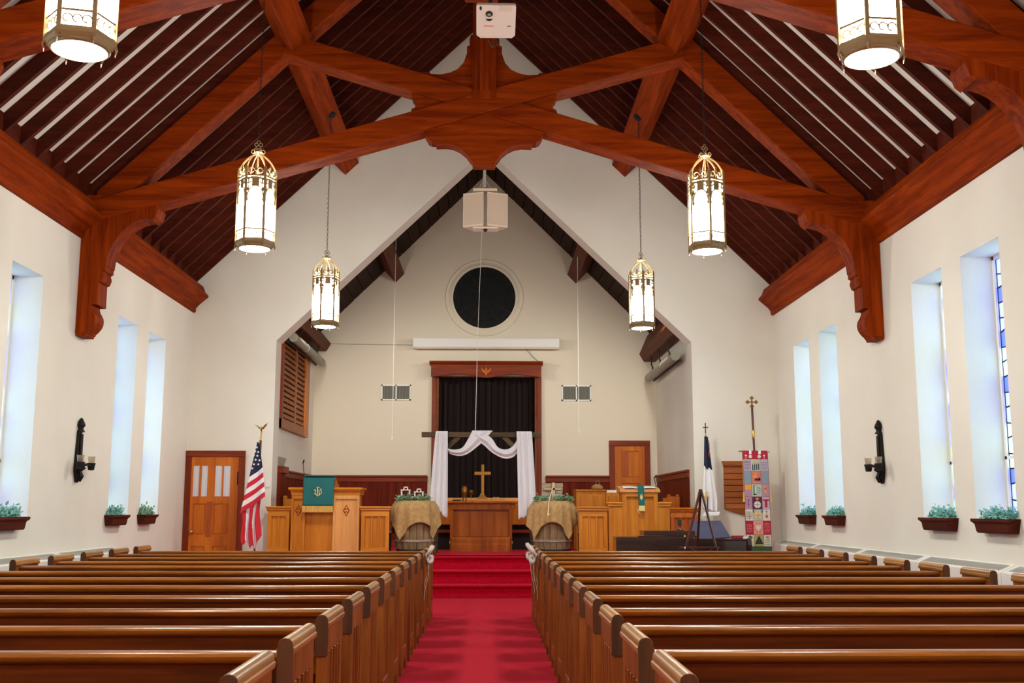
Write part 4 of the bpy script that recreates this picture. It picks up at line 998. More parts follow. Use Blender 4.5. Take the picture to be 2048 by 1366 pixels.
part(t, 'basket_handle', 'straw', lambda m: m.tube([(1.94,19.05,1.70),(1.96,19.05,1.78),(2.0,19.05,1.79),(2.02,19.05,1.70)], .006, 5))
def bench(name, x0, x1, y, zt, label, w='oak_z'):
    t = thing(name, label, 'bench', ((x0+x1)/2, y, PZ))
    part(t, 'seat', w, lambda m: m.box(x0,x1,y+.03,y+.45,PZ+.42,PZ+.46), bevel=.004)
    part(t, 'back', w, lambda m: m.box(x0+.03,x1-.03,y,y+.03,PZ+.46,zt-.05), bevel=.004)
    for x in (x0, x1-.06):
        part(t, 'end_post', w, lambda m: (m.box(x,x+.06,y-.01,y+.05,PZ,zt)), bevel=.008)
        part(t, 'leg', w, lambda m: m.box(x,x+.05,y+.40,y+.45,PZ,PZ+.42), bevel=.004)
    return t
bench('choir_chair', -3.23, -2.96, 17.6, 1.50, 'small oak chair back showing between the flag and the left pulpit')
bench('choir_bench', 2.70, 3.0, 17.85, 1.47, 'long low oak bench behind the right pulpit', 'door_wood')
m = MB(); m.box(3.03,3.24,18.0,18.06,PZ,1.50); m.box(3.04,3.085,17.99,18.07,1.50,1.53); m.box(3.185,3.23,17.99,18.07,1.50,1.53)
tag(m.build('chair_back', 'door_wood', bevel=.008), 'tall notched oak chair back by the right jamb of the arch', 'chair')

# altar
AX0, AX1 = -.575, .47; AY = 18.4
t = thing('altar', 'carved oak altar table at the top of the steps', 'altar', (-.05, AY+.3, PZ))
part(t, 'body', 'altar_wood', lambda m: m.box(AX0,AX1,AY+.03,AY+.6,PZ,1.385))
part(t, 'table_top', 'altar_wood', lambda m: m.prism([(AY-.05,1.385),(AY-.055,1.40),(AY-.03,1.425),(AY+.65,1.425),(AY+.65,1.385)], 'x', -.64, .595), bevel=.002)
part(t, 'frieze', 'altar_wood', lambda m: m.box(AX0,AX1,AY,AY+.03,1.28,1.385), bevel=.003)
part(t, 'panel_bead', 'trim_wood_x', lambda m: m.box(-.52,.41,AY-.012,AY,1.262,1.28), bevel=.002)
for a, b in ((-.52,-.255),(-.235,.155),(.175,.41)): part(t, 'front_panel', 'altar_wood', lambda m: m.box(a,b,AY+.012,AY+.03,.83,1.262), bevel=.003)
for x in (AX0, -.255, .155, AX1-.055): part(t, 'stile', 'altar_wood', lambda m: m.box(x,x+(.055 if x in (AX0,AX1-.055) else .02),AY+.0,AY+.03,.80,1.28), bevel=.003)
part(t, 'base_rail', 'altar_wood', lambda m: m.prism([(AY+.03,.83),(AY-.005,.82),(AY-.02,.79),(AY-.02,.72),(AY-.03,.70),(AY-.03,PZ),(AY+.03,PZ)], 'x', -.545, .435))
for s, x in ((-1,-.575),(1,.47)):
    part(t, 'corner_bracket', 'altar_wood', lambda m: m.prism([(x,1.385),(x+s*.06,1.385),(x+s*.055,1.36),(x+s*.035,1.35),(x+s*.05,1.32),(x+s*.02,1.30),(x+s*.012,1.26),(x,1.25)], 'y', AY, AY+.05), bevel=.003)
    part(t, 'foot_block', 'oak_pale', lambda m: m.box(x-(.0 if s>0 else .0)-.005,x+.01,AY-.03,AY+.02,.72,.755))
t = thing('retable', 'low pale oak shelf behind the altar top', 'shelf', (0, 19.2, 1.2))
part(t, 'shelf_board', 'oak_pale', lambda m: m.box(-1.05,.98,19.15,19.4,1.425,1.485), bevel=.004)
part(t, 'front_apron', 'door_wood', lambda m: m.box(-1.02,.95,19.17,19.20,1.02,1.425), bevel=.004)
part(t, 'lower_rail', 'trim_wood_x', lambda m: m.box(-1.0,.93,19.2,19.24,.88,.93), bevel=.004)
for x in (-1.02,.89): part(t, 'leg', 'trim_wood', lambda m: m.box(x,x+.06,19.17,19.40,PZ,1.42), bevel=.004)
part(t, 'shade_sheet', 'black', lambda m: m.box(-1.0,.93,19.34,19.36,PZ,1.0))  # black sheet painting in the shade under the shelf
# altar cross and vessels
t = thing('altar_cross', 'polished brass cross on a stepped base standing on the altar', 'cross', (-.03, 18.6, 1.425), 'altar vessels')
part(t, 'upright', 'dull_brass', lambda m: m.box(-.055,-.005,18.58,18.61,1.55,2.045), bevel=.004)
part(t, 'cross_arm', 'dull_brass', lambda m: m.box(-.172,.108,18.578,18.612,1.865,1.922), bevel=.004)
for k, (w, z0, z1) in enumerate(((.105,1.425,1.462),(.078,1.462,1.495),(.055,1.495,1.52),(.036,1.52,1.555))):
    part(t, 'base_step', 'dull_brass' if k else 'oak_pale', lambda m: m.box(-.033-w,-.033+w,18.6-w*.8,18.6+w*.8,z0,z1), bevel=.003)
m = MB(); m.lathe([(.0,1.426),(.042,1.426),(.045,1.435),(.03,1.46),(.034,1.49),(.05,1.56),(.052,1.60),(.042,1.635),(.036,1.66),(.045,1.685),(.052,1.69),(.044,1.69),(.03,1.66)], (-.335,18.42,0), 18)
tag(m.build('brass_vase', 'dull_brass', smooth=True), 'tall brass vase standing on the altar left of the cross', 'vase', 'altar vessels')
m = MB(); m.lathe([(.0,1.426),(.036,1.426),(.034,1.436),(.010,1.455),(.008,1.49),(.014,1.50),(.010,1.515),(.03,1.54),(.036,1.57),(.036,1.605),(.032,1.605),(.028,1.55)], (-.222,18.40,0), 18)
tag(m.build('chalice', 'dull_brass', smooth=True), 'small brass chalice between the vase and the cross', 'chalice', 'altar vessels')
m = MB(); m.box(-.54,-.40,18.40,18.52,1.426,1.444)
tag(m.build('book', 'black', bevel=.004), 'closed black book lying on the altar left of the vase', 'book')
for k, x in enumerate((.172,.228)):
    m = MB(); m.prism([(x-.027,1.426)]+[(x-.027*math.cos(a), 1.470+.024*math.sin(a)) for a in [i*PI/8 for i in range(9)]]+[(x+.027,1.426)], 'y', 18.5, 18.515)
    tag(m.build('wooden_tablet', 'oak_pale'), 'small round topped wooden tablet on the altar right of the cross, %s one' % ('left' if k == 0 else 'right'), 'tablet', 'small altar tablets')

# ------------------------------------------------------------------ barrels with burlap
def barrel(cx_, cy_, label):
    t = thing('barrel', label, 'barrel', (cx_,cy_,PZ), 'barrels beside the altar')
    n_ = 18; zs_ = [0,.14,.28,.42,.56,.70,.82]; H = .82
    rr = lambda z: .262+.055*math.sin(PI*min(1,z/H))
    for k in range(n_):
        a0, a1 = 2*PI*k/n_+.012, 2*PI*(k+1)/n_-.012
        vs = []
        for z in zs_:
            r = rr(z)
            for a, q in ((a0,0),(a1,0),(a1,.02),(a0,.02)): vs.append((cx_+(r-q)*math.cos(a), cy_+(r-q)*math.sin(a), PZ+z))
        fs = [(0,1,2,3), tuple(len(vs)-4+i for i in (3,2,1,0))]
        for j in range(len(zs_)-1):
            for i in range(4): fs.append((4*j+i, 4*j+(i+1)%4, 4*j+4+(i+1)%4, 4*j+4+i))
        MB().add(vs, fs).build('stave', 'barrel_wood', t)
    for z in (.05,.20,.62,.76):
        r = rr(z); part(t, 'hoop', 'iron' if z in (.05,.76) else 'barn_wood', lambda m: m.lathe([(r+.004,PZ+z),(r+.009,PZ+z+.002),(r+.009,PZ+z+.035),(r+.004,PZ+z+.037)], (cx_,cy_,0), 30), smooth=True)
    part(t, 'barrel_head', 'barrel_wood', lambda m: m.lathe([(.25,PZ+.80),(.25,PZ+.815),(0,PZ+.815)], (cx_,cy_,0), 24))
barrel(-1.09, 17.24, 'weathered wooden barrel under burlap left of the altar')
barrel(1.08, 17.24, 'weathered wooden barrel under burlap right of the altar')
def burlap(cx_, cy_, rot, L, sd, label):
    rnd = random.Random(sd); ph = [rnd.uniform(0,6.28) for _ in range(4)]
    def fn(u, v):
        a, b = (u-.5)*2*L, (v-.5)*2*L
        r = math.hypot(a, b); th = math.atan2(b, a)+rot
        R_ = .30
        if r <= R_: return (cx_+r*math.cos(th), cy_+r*math.sin(th), PZ+.83+.002*math.sin(9*a)*math.cos(8*b))
        h = r-R_; k = min(1, h/.12)
        fold = .026*math.sin(5*th+ph[0])+.020*math.sin(9*th+ph[1])+.016*math.sin(15*th+ph[2])
        rr = R_+.05*k+.07*h+fold*k*(.35+h*1.6)
        return (cx_+rr*math.cos(th), cy_+rr*math.sin(th), PZ+.83-max(0,h-.02)*(.97)+.01*math.sin(3*th+ph[3])*k)
    m = MB(); m.surf(fn, 60, 60)
    o = m.build('burlap_cloth', 'burlap', smooth=True, solid=.005); tag(o, label, 'cloth', 'burlap cloths over the barrels')
    # crease lines pressed into the cloth
    return o
burlap(-1.09, 17.24, math.radians(14), .66, 3, 'tan burlap cloth draped over the left barrel')
burlap(1.08, 17.24, math.radians(-6), .66, 9, 'tan burlap cloth draped over the right barrel')
ZBT = PZ+.838
for x, y, h, lab in ((-1.235,17.20,.155,'white candle lantern frame on the left barrel, left one'), (-1.025,17.17,.125,'white candle lantern frame on the left barrel, right one')):
    t = thing('candle_lantern', lab, 'lantern', (x,y,ZBT), 'small white lanterns on the left barrel')
    w = .062
    for sx in (-1,1):
        for sy in (-1,1): part(t, 'corner_post', 'white_paint', lambda m: m.box(x+sx*w-.008,x+sx*w+.008,y+sy*w-.008,y+sy*w+.008,ZBT,ZBT+h))
    part(t, 'base', 'white_paint', lambda m: m.box(x-w-.01,x+w+.01,y-w-.01,y+w+.01,ZBT,ZBT+.012))
    part(t, 'roof', 'white_paint', lambda m: (m.box(x-w-.014,x+w+.014,y-w-.014,y+w+.014,ZBT+h,ZBT+h+.014)), bevel=.002)
    part(t, 'top_handle', 'white_paint', lambda m: (m.box(x-.036,x-.022,y-.02,y+.02,ZBT+h+.014,ZBT+h+.058), m.box(x+.022,x+.036,y-.02,y+.02,ZBT+h+.014,ZBT+h+.058), m.box(x-.036,x+.036,y-.02,y+.02,ZBT+h+.045,ZBT+h+.06)))
    part(t, 'candle', 'paper', lambda m: m.lathe([(.02,ZBT+.012),(.02,ZBT+.05),(.0,ZBT+.052)], (x,y,0), 10))
def garland(cx_, cy_, lx, ly, n_, leaf, label, sd, fl=True):
    t = thing('garland', label, 'greenery', (cx_,cy_,ZBT), 'greenery on the barrels')
    part(t, 'leaves', leaf, lambda m: sprigs(m, cx_, cy_, ZBT, lx, ly, .075, n_, sd), kind='stuff', raw=True)
    r = random.Random(sd)
    if fl:
        for k in range(5):
            x, y, z = cx_+r.uniform(-lx,lx)*.9, cy_-ly+r.uniform(0,.05), ZBT+.03+r.uniform(0,.03)
            part(t, 'flower', 'flower', lambda m: m.lathe([(0,z-.012),(.014,z-.008),(.018,z),(.012,z+.01),(0,z+.012)], (x,y,0), 8), smooth=True)
garland(-1.10, 17.05, .27, .06, 420, 'leaf_green', 'pale green garland around the small white lanterns', 5)
garland(.90, 17.08, .11, .06, 150, 'leaf_green', 'small green sprig left of the wooden cross sign', 6, False)
garland(1.25, 17.08, .15, .06, 220, 'leaf_green', 'small green sprig right of the wooden cross sign', 8, False)
# cross sign of boards
t = thing('cross_sign', 'weathered plank sign with a pale wooden cross and white lettering', 'sign', (1.09, 17.3, ZBT))
for k in range(4):
    z0 = ZBT+.0+k*.07; g = .012*(3-k)
    part(t, 'plank', 'barn_wood', lambda m: m.box(.92-g*.35,1.255-g*.35,17.28+k*.006,17.295+k*.006,z0,z0+.064), bevel=.002)
part(t, 'cross_upright', 'sign_pale', lambda m: m.box(1.075,1.125,17.25,17.28,ZBT,ZBT+.285), bevel=.003)
part(t, 'cross_arm', 'sign_pale', lambda m: m.box(.945,1.235,17.25,17.28,ZBT+.165,ZBT+.205), bevel=.003)
def script(m):
    r = random.Random(4)
    for (x0, x1, z) in ((1.135,1.235,.135),(1.135,1.24,.085),(1.13,1.235,.04),(.93,1.06,.05)):
        pts = []; n_ = 22
        for i in range(n_): pts.append((x0+(x1-x0)*i/n_, 17.272, ZBT+z+.014*math.sin(i*1.9)*(1 if i % 3 else .4)))
        m.tube(pts, .003, 4)
part(t, 'lettering', 'paper', script, kind='stuff')
part(t, 'rope_cord', 'rope', lambda m: m.tube([(1.105,17.245,ZBT+.275),(1.09,17.235,ZBT+.20),(1.05,17.12,ZBT+.10),(1.02,16.97,ZBT+.03),(1.005,16.88,ZBT-.02),(.995,16.83,ZBT-.12),(.99,16.82,ZBT-.17)], .007, 6), smooth=True)
part(t, 'rope_tassel', 'rope', lambda m: m.lathe([(0,ZBT-.155),(.013,ZBT-.17),(.010,ZBT-.19),(.024,ZBT-.225),(.0,ZBT-.225)], (.99,16.815,0), 8), smooth=True)

# slim stands flanking the barrels
for s, x, lab in ((-1,-1.47,'left of the left barrel'),(1,1.50,'right of the right barrel')):
    t = thing('candle_stand', 'slim black stand with a brass edged glass tube '+lab, 'stand', (x,17.15,PZ), 'slim stands beside the barrels')
    part(t, 'foot', 'black', lambda m: m.lathe([(.09,PZ),(.09,PZ+.012),(.02,PZ+.025),(0,PZ+.026)], (x,17.15,0), 16), smooth=True)
    part(t, 'pole', 'black', lambda m: m.tube([(x,17.15,PZ+.02),(x,17.15,.93)], .028, 10))
    part(t, 'glass_tube', 'glass_cup', lambda m: m.tube([(x,17.15,.95),(x-s*.035,17.12,1.25)], [.022,.028], 10, False))
    part(t, 'brass_edge', 'brass', lambda m: [m.tube([(x+d,17.13,.95),(x-s*.035+d*1.2,17.10,1.25)], .004, 5) for d in (-.02,.02)])
    part(t, 'collar', 'white_paint', lambda m: m.lathe([(.03,.925),(.032,.95),(.026,.955)], (x,17.15,0), 10))

# ------------------------------------------------------------------ arbour with white drape
t = thing('wooden_arbor', 'dark rough timber arbour standing in front of the altar', 'arbour', (-.05, 17.6, PZ))
part(t, 'crossbeam', 'arbor_wood', lambda m: m.box(-1.02,.92,17.55,17.65,2.445,2.525), bevel=.005)
for s, xt, xb in ((-1,-.74,-.785),(1,.64,.80)):
    for yb, yt_ in ((17.32,17.56),(17.88,17.64)):
        part(t, 'post', 'arbor_wood', lambda m: m.bar((xt,yt_,2.45),(xb,yb,PZ), .06, .07), bevel=.004)
    part(t, 'brace', 'arbor_wood', lambda m: m.bar((xt,17.6,2.14),(xt-s*.33,17.6,2.455), .075, .05, (0,1,0)), bevel=.004)
t = thing('arbor_drape', 'sheer white fabric swagged over the arbour and hanging at both sides', 'drape', (-.05, 17.5, 2.53))
def side_panel(xa, xb, za, zb, xl, xr, sd):
    # xa..xb width at the top; bottom left/right x; za/zb bottom heights left/right
    def fn(u, v):
        if v < .06:
            k = v/.06; return (xa+(xb-xa)*u, 17.66-.16*k, 2.535+.004*math.sin(k*PI))
        k = (v-.06)/.94
        e = k**.8
        x = (xa+(xl-xa)*e)*(1-u)+(xb+(xr-xb)*e)*u
        return (x, 17.50-.015*math.sin(u*PI*5+sd)*(.4+k)-.01*math.sin(u*PI*11+sd*2)-.245*k, 2.535-(2.535-(za+(zb-za)*u))*k+.01*math.sin(u*14)*k)
    return lambda m: m.surf(fn, 36, 40)
part(t, 'side_panel', 'white_fabric', side_panel(-.785,-.595,1.36,1.14,-.86,-.575,1.), smooth=True, solid=.003)
part(t, 'side_panel', 'white_fabric', side_panel(.52,.765,1.12,1.26,.545,.83,2.), smooth=True, solid=.003)
def swag(x0, x1, zs0, zs1, dip, flip):
    # centre line runs from x0 to x1; cloth gathered, width w(u)
    def fn(u, v):
        x = x0+(x1-x0)*u
        zt_ = zs0+(zs1-zs0)*u-dip[0]*math.sin(PI*u)**1.0*1.0
        zb_ = zs0+(zs1-zs0)*u-dip[1]*math.sin(PI*min(1,u))**.7-.03
        z = zt_*(1-v)+zb_*v
        bulge = math.sin(PI*v)
        return (x+(.05*flip*(v-.5)), 17.52-.05*bulge*math.sin(PI*u)-.012*math.sin(v*PI*6), z)
    return lambda m: m.surf(fn, 40, 24)
def swag2(top, bot):
    # polylines of the upper and lower edge (x,z)
    def interp(P_, u):
        n_ = len(P_)-1; k = min(n_-1, int(u*n_)); f_ = u*n_-k
        p0, p1, p2, p3 = P_[max(0,k-1)], P_[k], P_[k+1], P_[min(n_,k+2)]
        return [.5*((2*p1[i])+(-p0[i]+p2[i])*f_+(2*p0[i]-5*p1[i]+4*p2[i]-p3[i])*f_*f_+(-p0[i]+3*p1[i]-3*p2[i]+p3[i])*f_**3) for i in (0,1)]
    def fn(u, v):
        a, b = interp(top, u), interp(bot, u)
        w = (math.sin(PI*v*4.5)*.011+math.sin(PI*v*9)*.004)
        return (a[0]*(1-v)+b[0]*v, 17.515-.045*math.sin(PI*v)-w, a[1]*(1-v)+b[1]*v)
    return lambda m: m.surf(fn, 44, 30)
part(t, 'swag', 'white_fabric', swag2([(-.62,2.42),(-.60,2.27),(-.47,2.24),(-.35,2.28),(-.26,2.42),(-.20,2.54)], [(-.66,2.36),(-.60,2.22),(-.50,2.15),(-.30,2.155),(-.05,2.34),(.13,2.54)]), smooth=True, solid=.003)
part(t, 'swag', 'white_fabric', swag2([(-.12,2.54),(.10,2.44),(.22,2.28),(.36,2.245),(.47,2.31),(.55,2.44)], [(-.13,2.40),(.0,2.30),(.14,2.18),(.32,2.095),(.47,2.12),(.55,2.22)]), smooth=True, solid=.003)
part(t, 'beam_wrap', 'white_fabric', lambda m: m.surf(lambda u, v: (-.20+.33*u, 17.6-.075*math.sin(v*PI*1.1+.1), 2.545-.012*math.cos(v*PI)-.09*max(0,v-.6)), 14, 12), smooth=True, solid=.003)

# ------------------------------------------------------------------ flags
def star(m, x, z, y, r, rot=0):
    P_ = []
    for k in range(10):
        a = rot+PI/2+k*PI/5; q = r if k % 2 == 0 else r*.42; P_.append((x+q*math.cos(a), z+q*math.sin(a)))
    m.prism(P_, 'y', y-.003, y)
t = thing('american_flag', 'american flag with gold eagle finial drooping from a dark pole beside the left door', 'flag', (-3.38,16.3,0))
FX = lambda px: -3.36+(px-520)*.00756
FZ = lambda py: .69+(1100-py)*.00738
part(t, 'pole', 'easel_wood', lambda m: m.tube([(-3.40,16.34,.03),(-3.36,16.34,2.31)], .017, 10), smooth=True)
part(t, 'pole_sleeve', 'brass', lambda m: m.tube([(-3.362,16.34,2.30),(-3.355,16.34,2.45)], .012, 8), smooth=True)
part(t, 'stand_base', 'brass', lambda m: m.lathe([(.16,0),(.16,.015),(.05,.05),(.03,.12),(.025,.14)], (-3.40,16.34,0), 24), smooth=True)
def eagle(m):
    m.tube([(-3.355,16.34,2.44),(-3.36,16.33,2.49),(-3.35,16.32,2.515)], [.012,.020,.008], 8)
    for s in (-1, 1): m.add([(-3.355,16.335,2.48),(-3.355+s*.05,16.33,2.53+.01*s),(-3.355+s*.095,16.33,2.555+.015*s),(-3.355+s*.075,16.335,2.525),(-3.355+s*.03,16.34,2.475),(-3.355,16.345,2.485),(-3.355+s*.05,16.34,2.535+.01*s),(-3.355+s*.095,16.34,2.56+.015*s),(-3.355+s*.075,16.345,2.53),(-3.355+s*.03,16.35,2.48)],
        [(0,1,2,3,4),(9,8,7,6,5),(0,1,6,5),(1,2,7,6),(2,3,8,7),(3,4,9,8),(4,0,5,9)])
part(t, 'eagle_finial', 'brass', eagle)
def edge(P_, v):
    n_ = len(P_)-1; k = min(n_-1, int(v*n_)); f_ = v*n_-k
    return (P_[k][0]+(P_[k+1][0]-P_[k][0])*f_, P_[k][1]+(P_[k+1][1]-P_[k][1])*f_)
LE = [(515.5,884),(509,922),(503,956),(496,992),(489,1028)]; RE = [(519,886),(524,911),(529,936),(533,965),(537,994)]
def ff(u, v):
    a, b = edge(LE, v), edge(RE, v); x, y = a[0]*(1-u)+b[0]*u, a[1]*(1-u)+b[1]*u
    return (FX(x), 16.27-.03*math.sin(u*PI*2.2+v*1.5)*(.3+v)-.04*v, FZ(y))
def fcol(u, v):
    if v < .5: return 0
    k = int((v-.5)/.5*6); return 2 if k % 2 == 0 else 1
part(t, 'flag_cloth', ['navy','flag_red','flag_white'], lambda m: m.surf(ff, 24, 120, fcol), smooth=True, solid=.003)
def fl(u, v):
    bot = [(492,1083),(497,1090),(502,1082),(509,1097),(513,1090),(518,1104),(521,1085),(528,1072)]
    a = (489+u*36, 1026-u*26); b = edge(bot, u); x, y = a[0]*(1-v)+b[0]*v, a[1]*(1-v)+b[1]*v
    return (FX(x+2*math.sin(v*5+u*3)), 16.29-.035*math.sin(u*PI*5.0+.5)-.02*v, FZ(y))
def lcol(u, v): return (1,2,1,2,1)[min(4, int((u+.03*math.sin(v*6))*5))]
part(t, 'lower_fold', ['navy','flag_red','flag_white'], lambda m: m.surf(fl, 50, 30, lcol), smooth=True, solid=.003)
for px, py in ((517,896),(514,904),(520,905.5),(511.5,912),(518.5,913),(515.5,921),(523,922),(512.5,930),(521,930),(509.5,938)):
    part(t, 'star', 'flag_white', lambda m: star(m, FX(px), FZ(py), 16.20, .020, .1))
t = thing('christian_flag', 'white flag with blue canton and red cross on a pole topped by a small cross', 'flag', (3.4,16.6,0))
GX = lambda px: 3.42+(px-1411)*.0077
GZ = lambda py: 2.61-(py-846)*.00765
part(t, 'pole', 'easel_wood', lambda m: m.tube([(3.41,16.62,.03),(3.42,16.62,2.41)], .015, 10), smooth=True)
part(t, 'stand_base', 'brass', lambda m: m.lathe([(.15,0),(.15,.015),(.05,.05),(.028,.12)], (3.41,16.62,0), 24), smooth=True)
part(t, 'pole_sleeve', 'brass', lambda m: m.lathe([(.011,2.36),(.013,2.38),(.009,2.46)], (3.42,16.62,0), 10), smooth=True)
part(t, 'cross_finial', 'easel_wood', lambda m: (m.box(3.413,3.427,16.61,16.63,2.45,2.61), m.box(3.38,3.46,16.61,16.63,2.535,2.55)))
GL = [(1407,874),(1406,900),(1405,931)]; GR = [(1414,874),(1417,905),(1421,940)]
part(t, 'canton', 'navy', lambda m: m.surf(lambda u, v: (lambda a, b: (GX(a[0]*(1-u)+b[0]*u), 16.57-.03*math.sin(u*PI*2)*(.3+v), GZ(a[1]*(1-u)+b[1]*u+(4*math.sin(u*PI) if v > .99 else 0))))(edge(GL, v), edge(GR, v)), 14, 16), smooth=True, solid=.003)
part(t, 'red_cross', 'flag_red', lambda m: (m.box(GX(1414.2),GX(1415.6),16.525,16.53,GZ(915),GZ(903)), m.box(GX(1412.6),GX(1417.2),16.525,16.53,GZ(910.5),GZ(908))))
WL_ = [(1405,931),(1402,960),(1400,990),(1401,1018)]; WR_ = [(1421,940),(1426,970),(1430,1000),(1429,1027)]
part(t, 'white_field', 'flag_white', lambda m: m.surf(lambda u, v: (lambda a, b: (GX(a[0]*(1-u)+b[0]*u), 16.58-.03*math.sin(u*PI*4)*(.4+v), GZ(a[1]*(1-u)+b[1]*u)))(edge(WL_, v), edge(WR_, v)), 24, 16), smooth=True, solid=.003)
part(t, 'gold_fringe', 'gold_fringe', lambda m: m.add([(GX(1407),16.54,GZ(984)),(GX(1411),16.54,GZ(986)),(GX(1404),16.54,GZ(1008)),(GX(1400),16.54,GZ(1000))], [(0,1,2,3)]), solid=.006)
part(t, 'fringe_cord', 'gold_fringe', lambda m: m.tube([(3.44,16.6,2.39),(3.47,16.6,2.3),(3.47,16.6,2.2)], .006, 5))

# hymn board on the front wall
t = thing('hymn_board', 'brown wooden slat board with pointed foot on the front wall', 'board', (4.03, 17.0, 1.2))
part(t, 'board_back', 'board_wood', lambda m: m.prism([(3.76,1.98),(3.76,1.29),(4.035,1.205),(4.31,1.29),(4.31,1.98)], 'y', YA-.03, YA))
part(t, 'cornice', 'board_wood', lambda m: m.prism([(3.735,2.04),(3.735,2.02),(3.75,2.0),(3.75,1.96),(4.32,1.96),(4.32,2.0),(4.335,2.02),(4.335,2.04)], 'y', YA-.06, YA), bevel=.003)
for k in range(7):
    z = 1.93-k*.092
    part(t, 'slat', 'board_wood', lambda m: m.prism([(YA-.032,z),(YA-.05,z-.078),(YA-.03,z-.086),(YA-.03,z)], 'x', 3.765, 4.305))
part(t, 'foot_piece', 'board_wood', lambda m: m.prism([(3.765,1.29),(4.035,1.21),(4.305,1.29)], 'y', YA-.045, YA-.03))

# patchwork banner
t = thing('patchwork_banner', 'tall patchwork banner of embroidered squares hanging from a cross topped pole', 'banner', (4.12,16.4,0))
part(t, 'pole', 'easel_wood', lambda m: m.tube([(4.16,16.44,.03),(4.11,16.44,2.88)], .017, 10), smooth=True)
part(t, 'stand_base', 'iron', lambda m: m.lathe([(.17,0),(.17,.015),(.05,.05),(.03,.12)], (4.16,16.44,0), 24), smooth=True)
part(t, 'pole_joint', 'brass', lambda m: m.lathe([(.02,2.36),(.026,2.38),(.022,2.42),(.026,2.46),(.02,2.48)], (4.118,16.44,0), 12), smooth=True)
def fcross(m):
    c = (4.11, 2.91)
    m.box(c[0]-.009,c[0]+.009,16.43,16.45,2.83,2.985); m.box(c[0]-.065,c[0]+.065,16.43,16.45,2.91,2.928)
    for dx, dz in ((0,.072),(-.065,.009),(.065,.009),(0,-.055)):
        for q in ((0,.018),(-.018,0),(.018,0),(0,-.016)):
            m.lathe([(.0,16.428),(.014,16.428),(.014,16.452),(0,16.452)], (c[0]+dx+q[0],0,c[1]+dz+q[1]), 8, 'y')
part(t, 'cross_finial', 'dull_brass', fcross)
part(t, 'crossbar', 'brass', lambda m: m.tube([(3.87,16.42,2.165),(3.90,16.42,2.165),(4.33,16.42,2.155),(4.36,16.42,2.155)], [.004,.009,.009,.004], 8), smooth=True)
part(t, 'hanging_cord', 'rope', lambda m: m.tube([(3.92,16.42,2.17),(4.115,16.42,2.40),(4.31,16.42,2.16)], .003, 4))
BY = 16.40
BXL = lambda z: 3.935+.012*(2.1-z); BXR = lambda z: 4.312+.012*(2.1-z)
def bxz(u, z): return BXL(z)*(1-u)+BXR(z)*u
rows = [2.045,1.865,1.67,1.48,1.292,1.12,.915,.742]
part(t, 'banner_backing', 'q_crimson', lambda m: m.prism([(BXL(2.15)-.006,2.15),(BXR(2.15)+.006,2.15),(BXR(.66)+.006,.66),(BXL(.66)-.006,.66)], 'y', BY, BY+.006))
part(t, 'header_band', 'q_crimson', lambda m: m.prism([(BXL(2.18),2.12),(BXR(2.18),2.12),(BXR(2.05),2.045),(BXL(2.05),2.045)], 'y', BY-.006, BY))
for u0, u1, c_ in ((.0,.25,'q_crimson'),(.25,.36,'paper'),(.36,.62,'q_crimson'),(.62,.74,'paper'),(.74,1,'q_crimson')):
    part(t, 'hanging_tab', c_, lambda m: m.prism([(bxz(u0,2.15)+.003,2.175),(bxz(u1,2.15)-.003,2.175),(bxz(u1,2.15)-.003,2.12),(bxz(u0,2.15)+.003,2.12)], 'y', BY-.012, BY-.002))
COLS = [['q_lilac','q_sage','q_lilac'],['q_bluegrey','q_salmon','q_bluegrey'],['q_mauve','q_sage','q_mauve'],['q_mauve','q_violet','q_lilac'],['q_cream','q_sage','q_cream'],['q_crimson','q_pink','q_crimson'],['q_cream','q_olive','q_cream']]
CU = [0,.30,.70,1.]
patches = {}
for r in range(7):
    for c in range(3):
        zt_, zb_ = rows[r], rows[r+1]
        patches[r,c] = part(t, 'patch', COLS[r][c], lambda m: m.prism([(bxz(CU[c],zt_)+.002,zt_-.002),(bxz(CU[c+1],zt_)-.002,zt_-.002),(bxz(CU[c+1],zb_)-.002,zb_+.002),(bxz(CU[c],zb_)+.002,zb_+.002)], 'y', BY-.008, BY-.001))
part(t, 'bottom_band', 'q_darkgreen', lambda m: m.prism([(bxz(0,.74),.742),(bxz(1,.74),.742),(bxz(1,.65),.64),(bxz(0,.65),.64)], 'y', BY-.010, BY-.001))
def P2(r, c): z = (rows[r]+rows[r+1])/2; return bxz((CU[c]+CU[c+1])/2, z), z
YF, YK = BY-.012, BY-.008
def mo(r, c, name, mt, fn): part(patches[r,c], name, mt, lambda m: fn(m, *P2(r,c)), kind='stuff')
def sq(m, x, z, w, h): m.box(x-w/2, x+w/2, YF, YK, z-h/2, z+h/2)
def disc(m, x, z, r, n_=16): m.lathe([(0,YF),(r,YF),(r,YK)], (x,0,z), n_, 'y')
def scrib(m, x, z, w, h, n_, sd):
    rr = random.Random(sd)
    for k in range(n_):
        zz = z+h/2-h*(k+.5)/n_; xx = x-w/2
        while xx < x+w/2-.01:
            l = rr.uniform(.006,.016); sq(m, xx+l/2, zz, l*.8, h/n_*.35); xx += l+.004
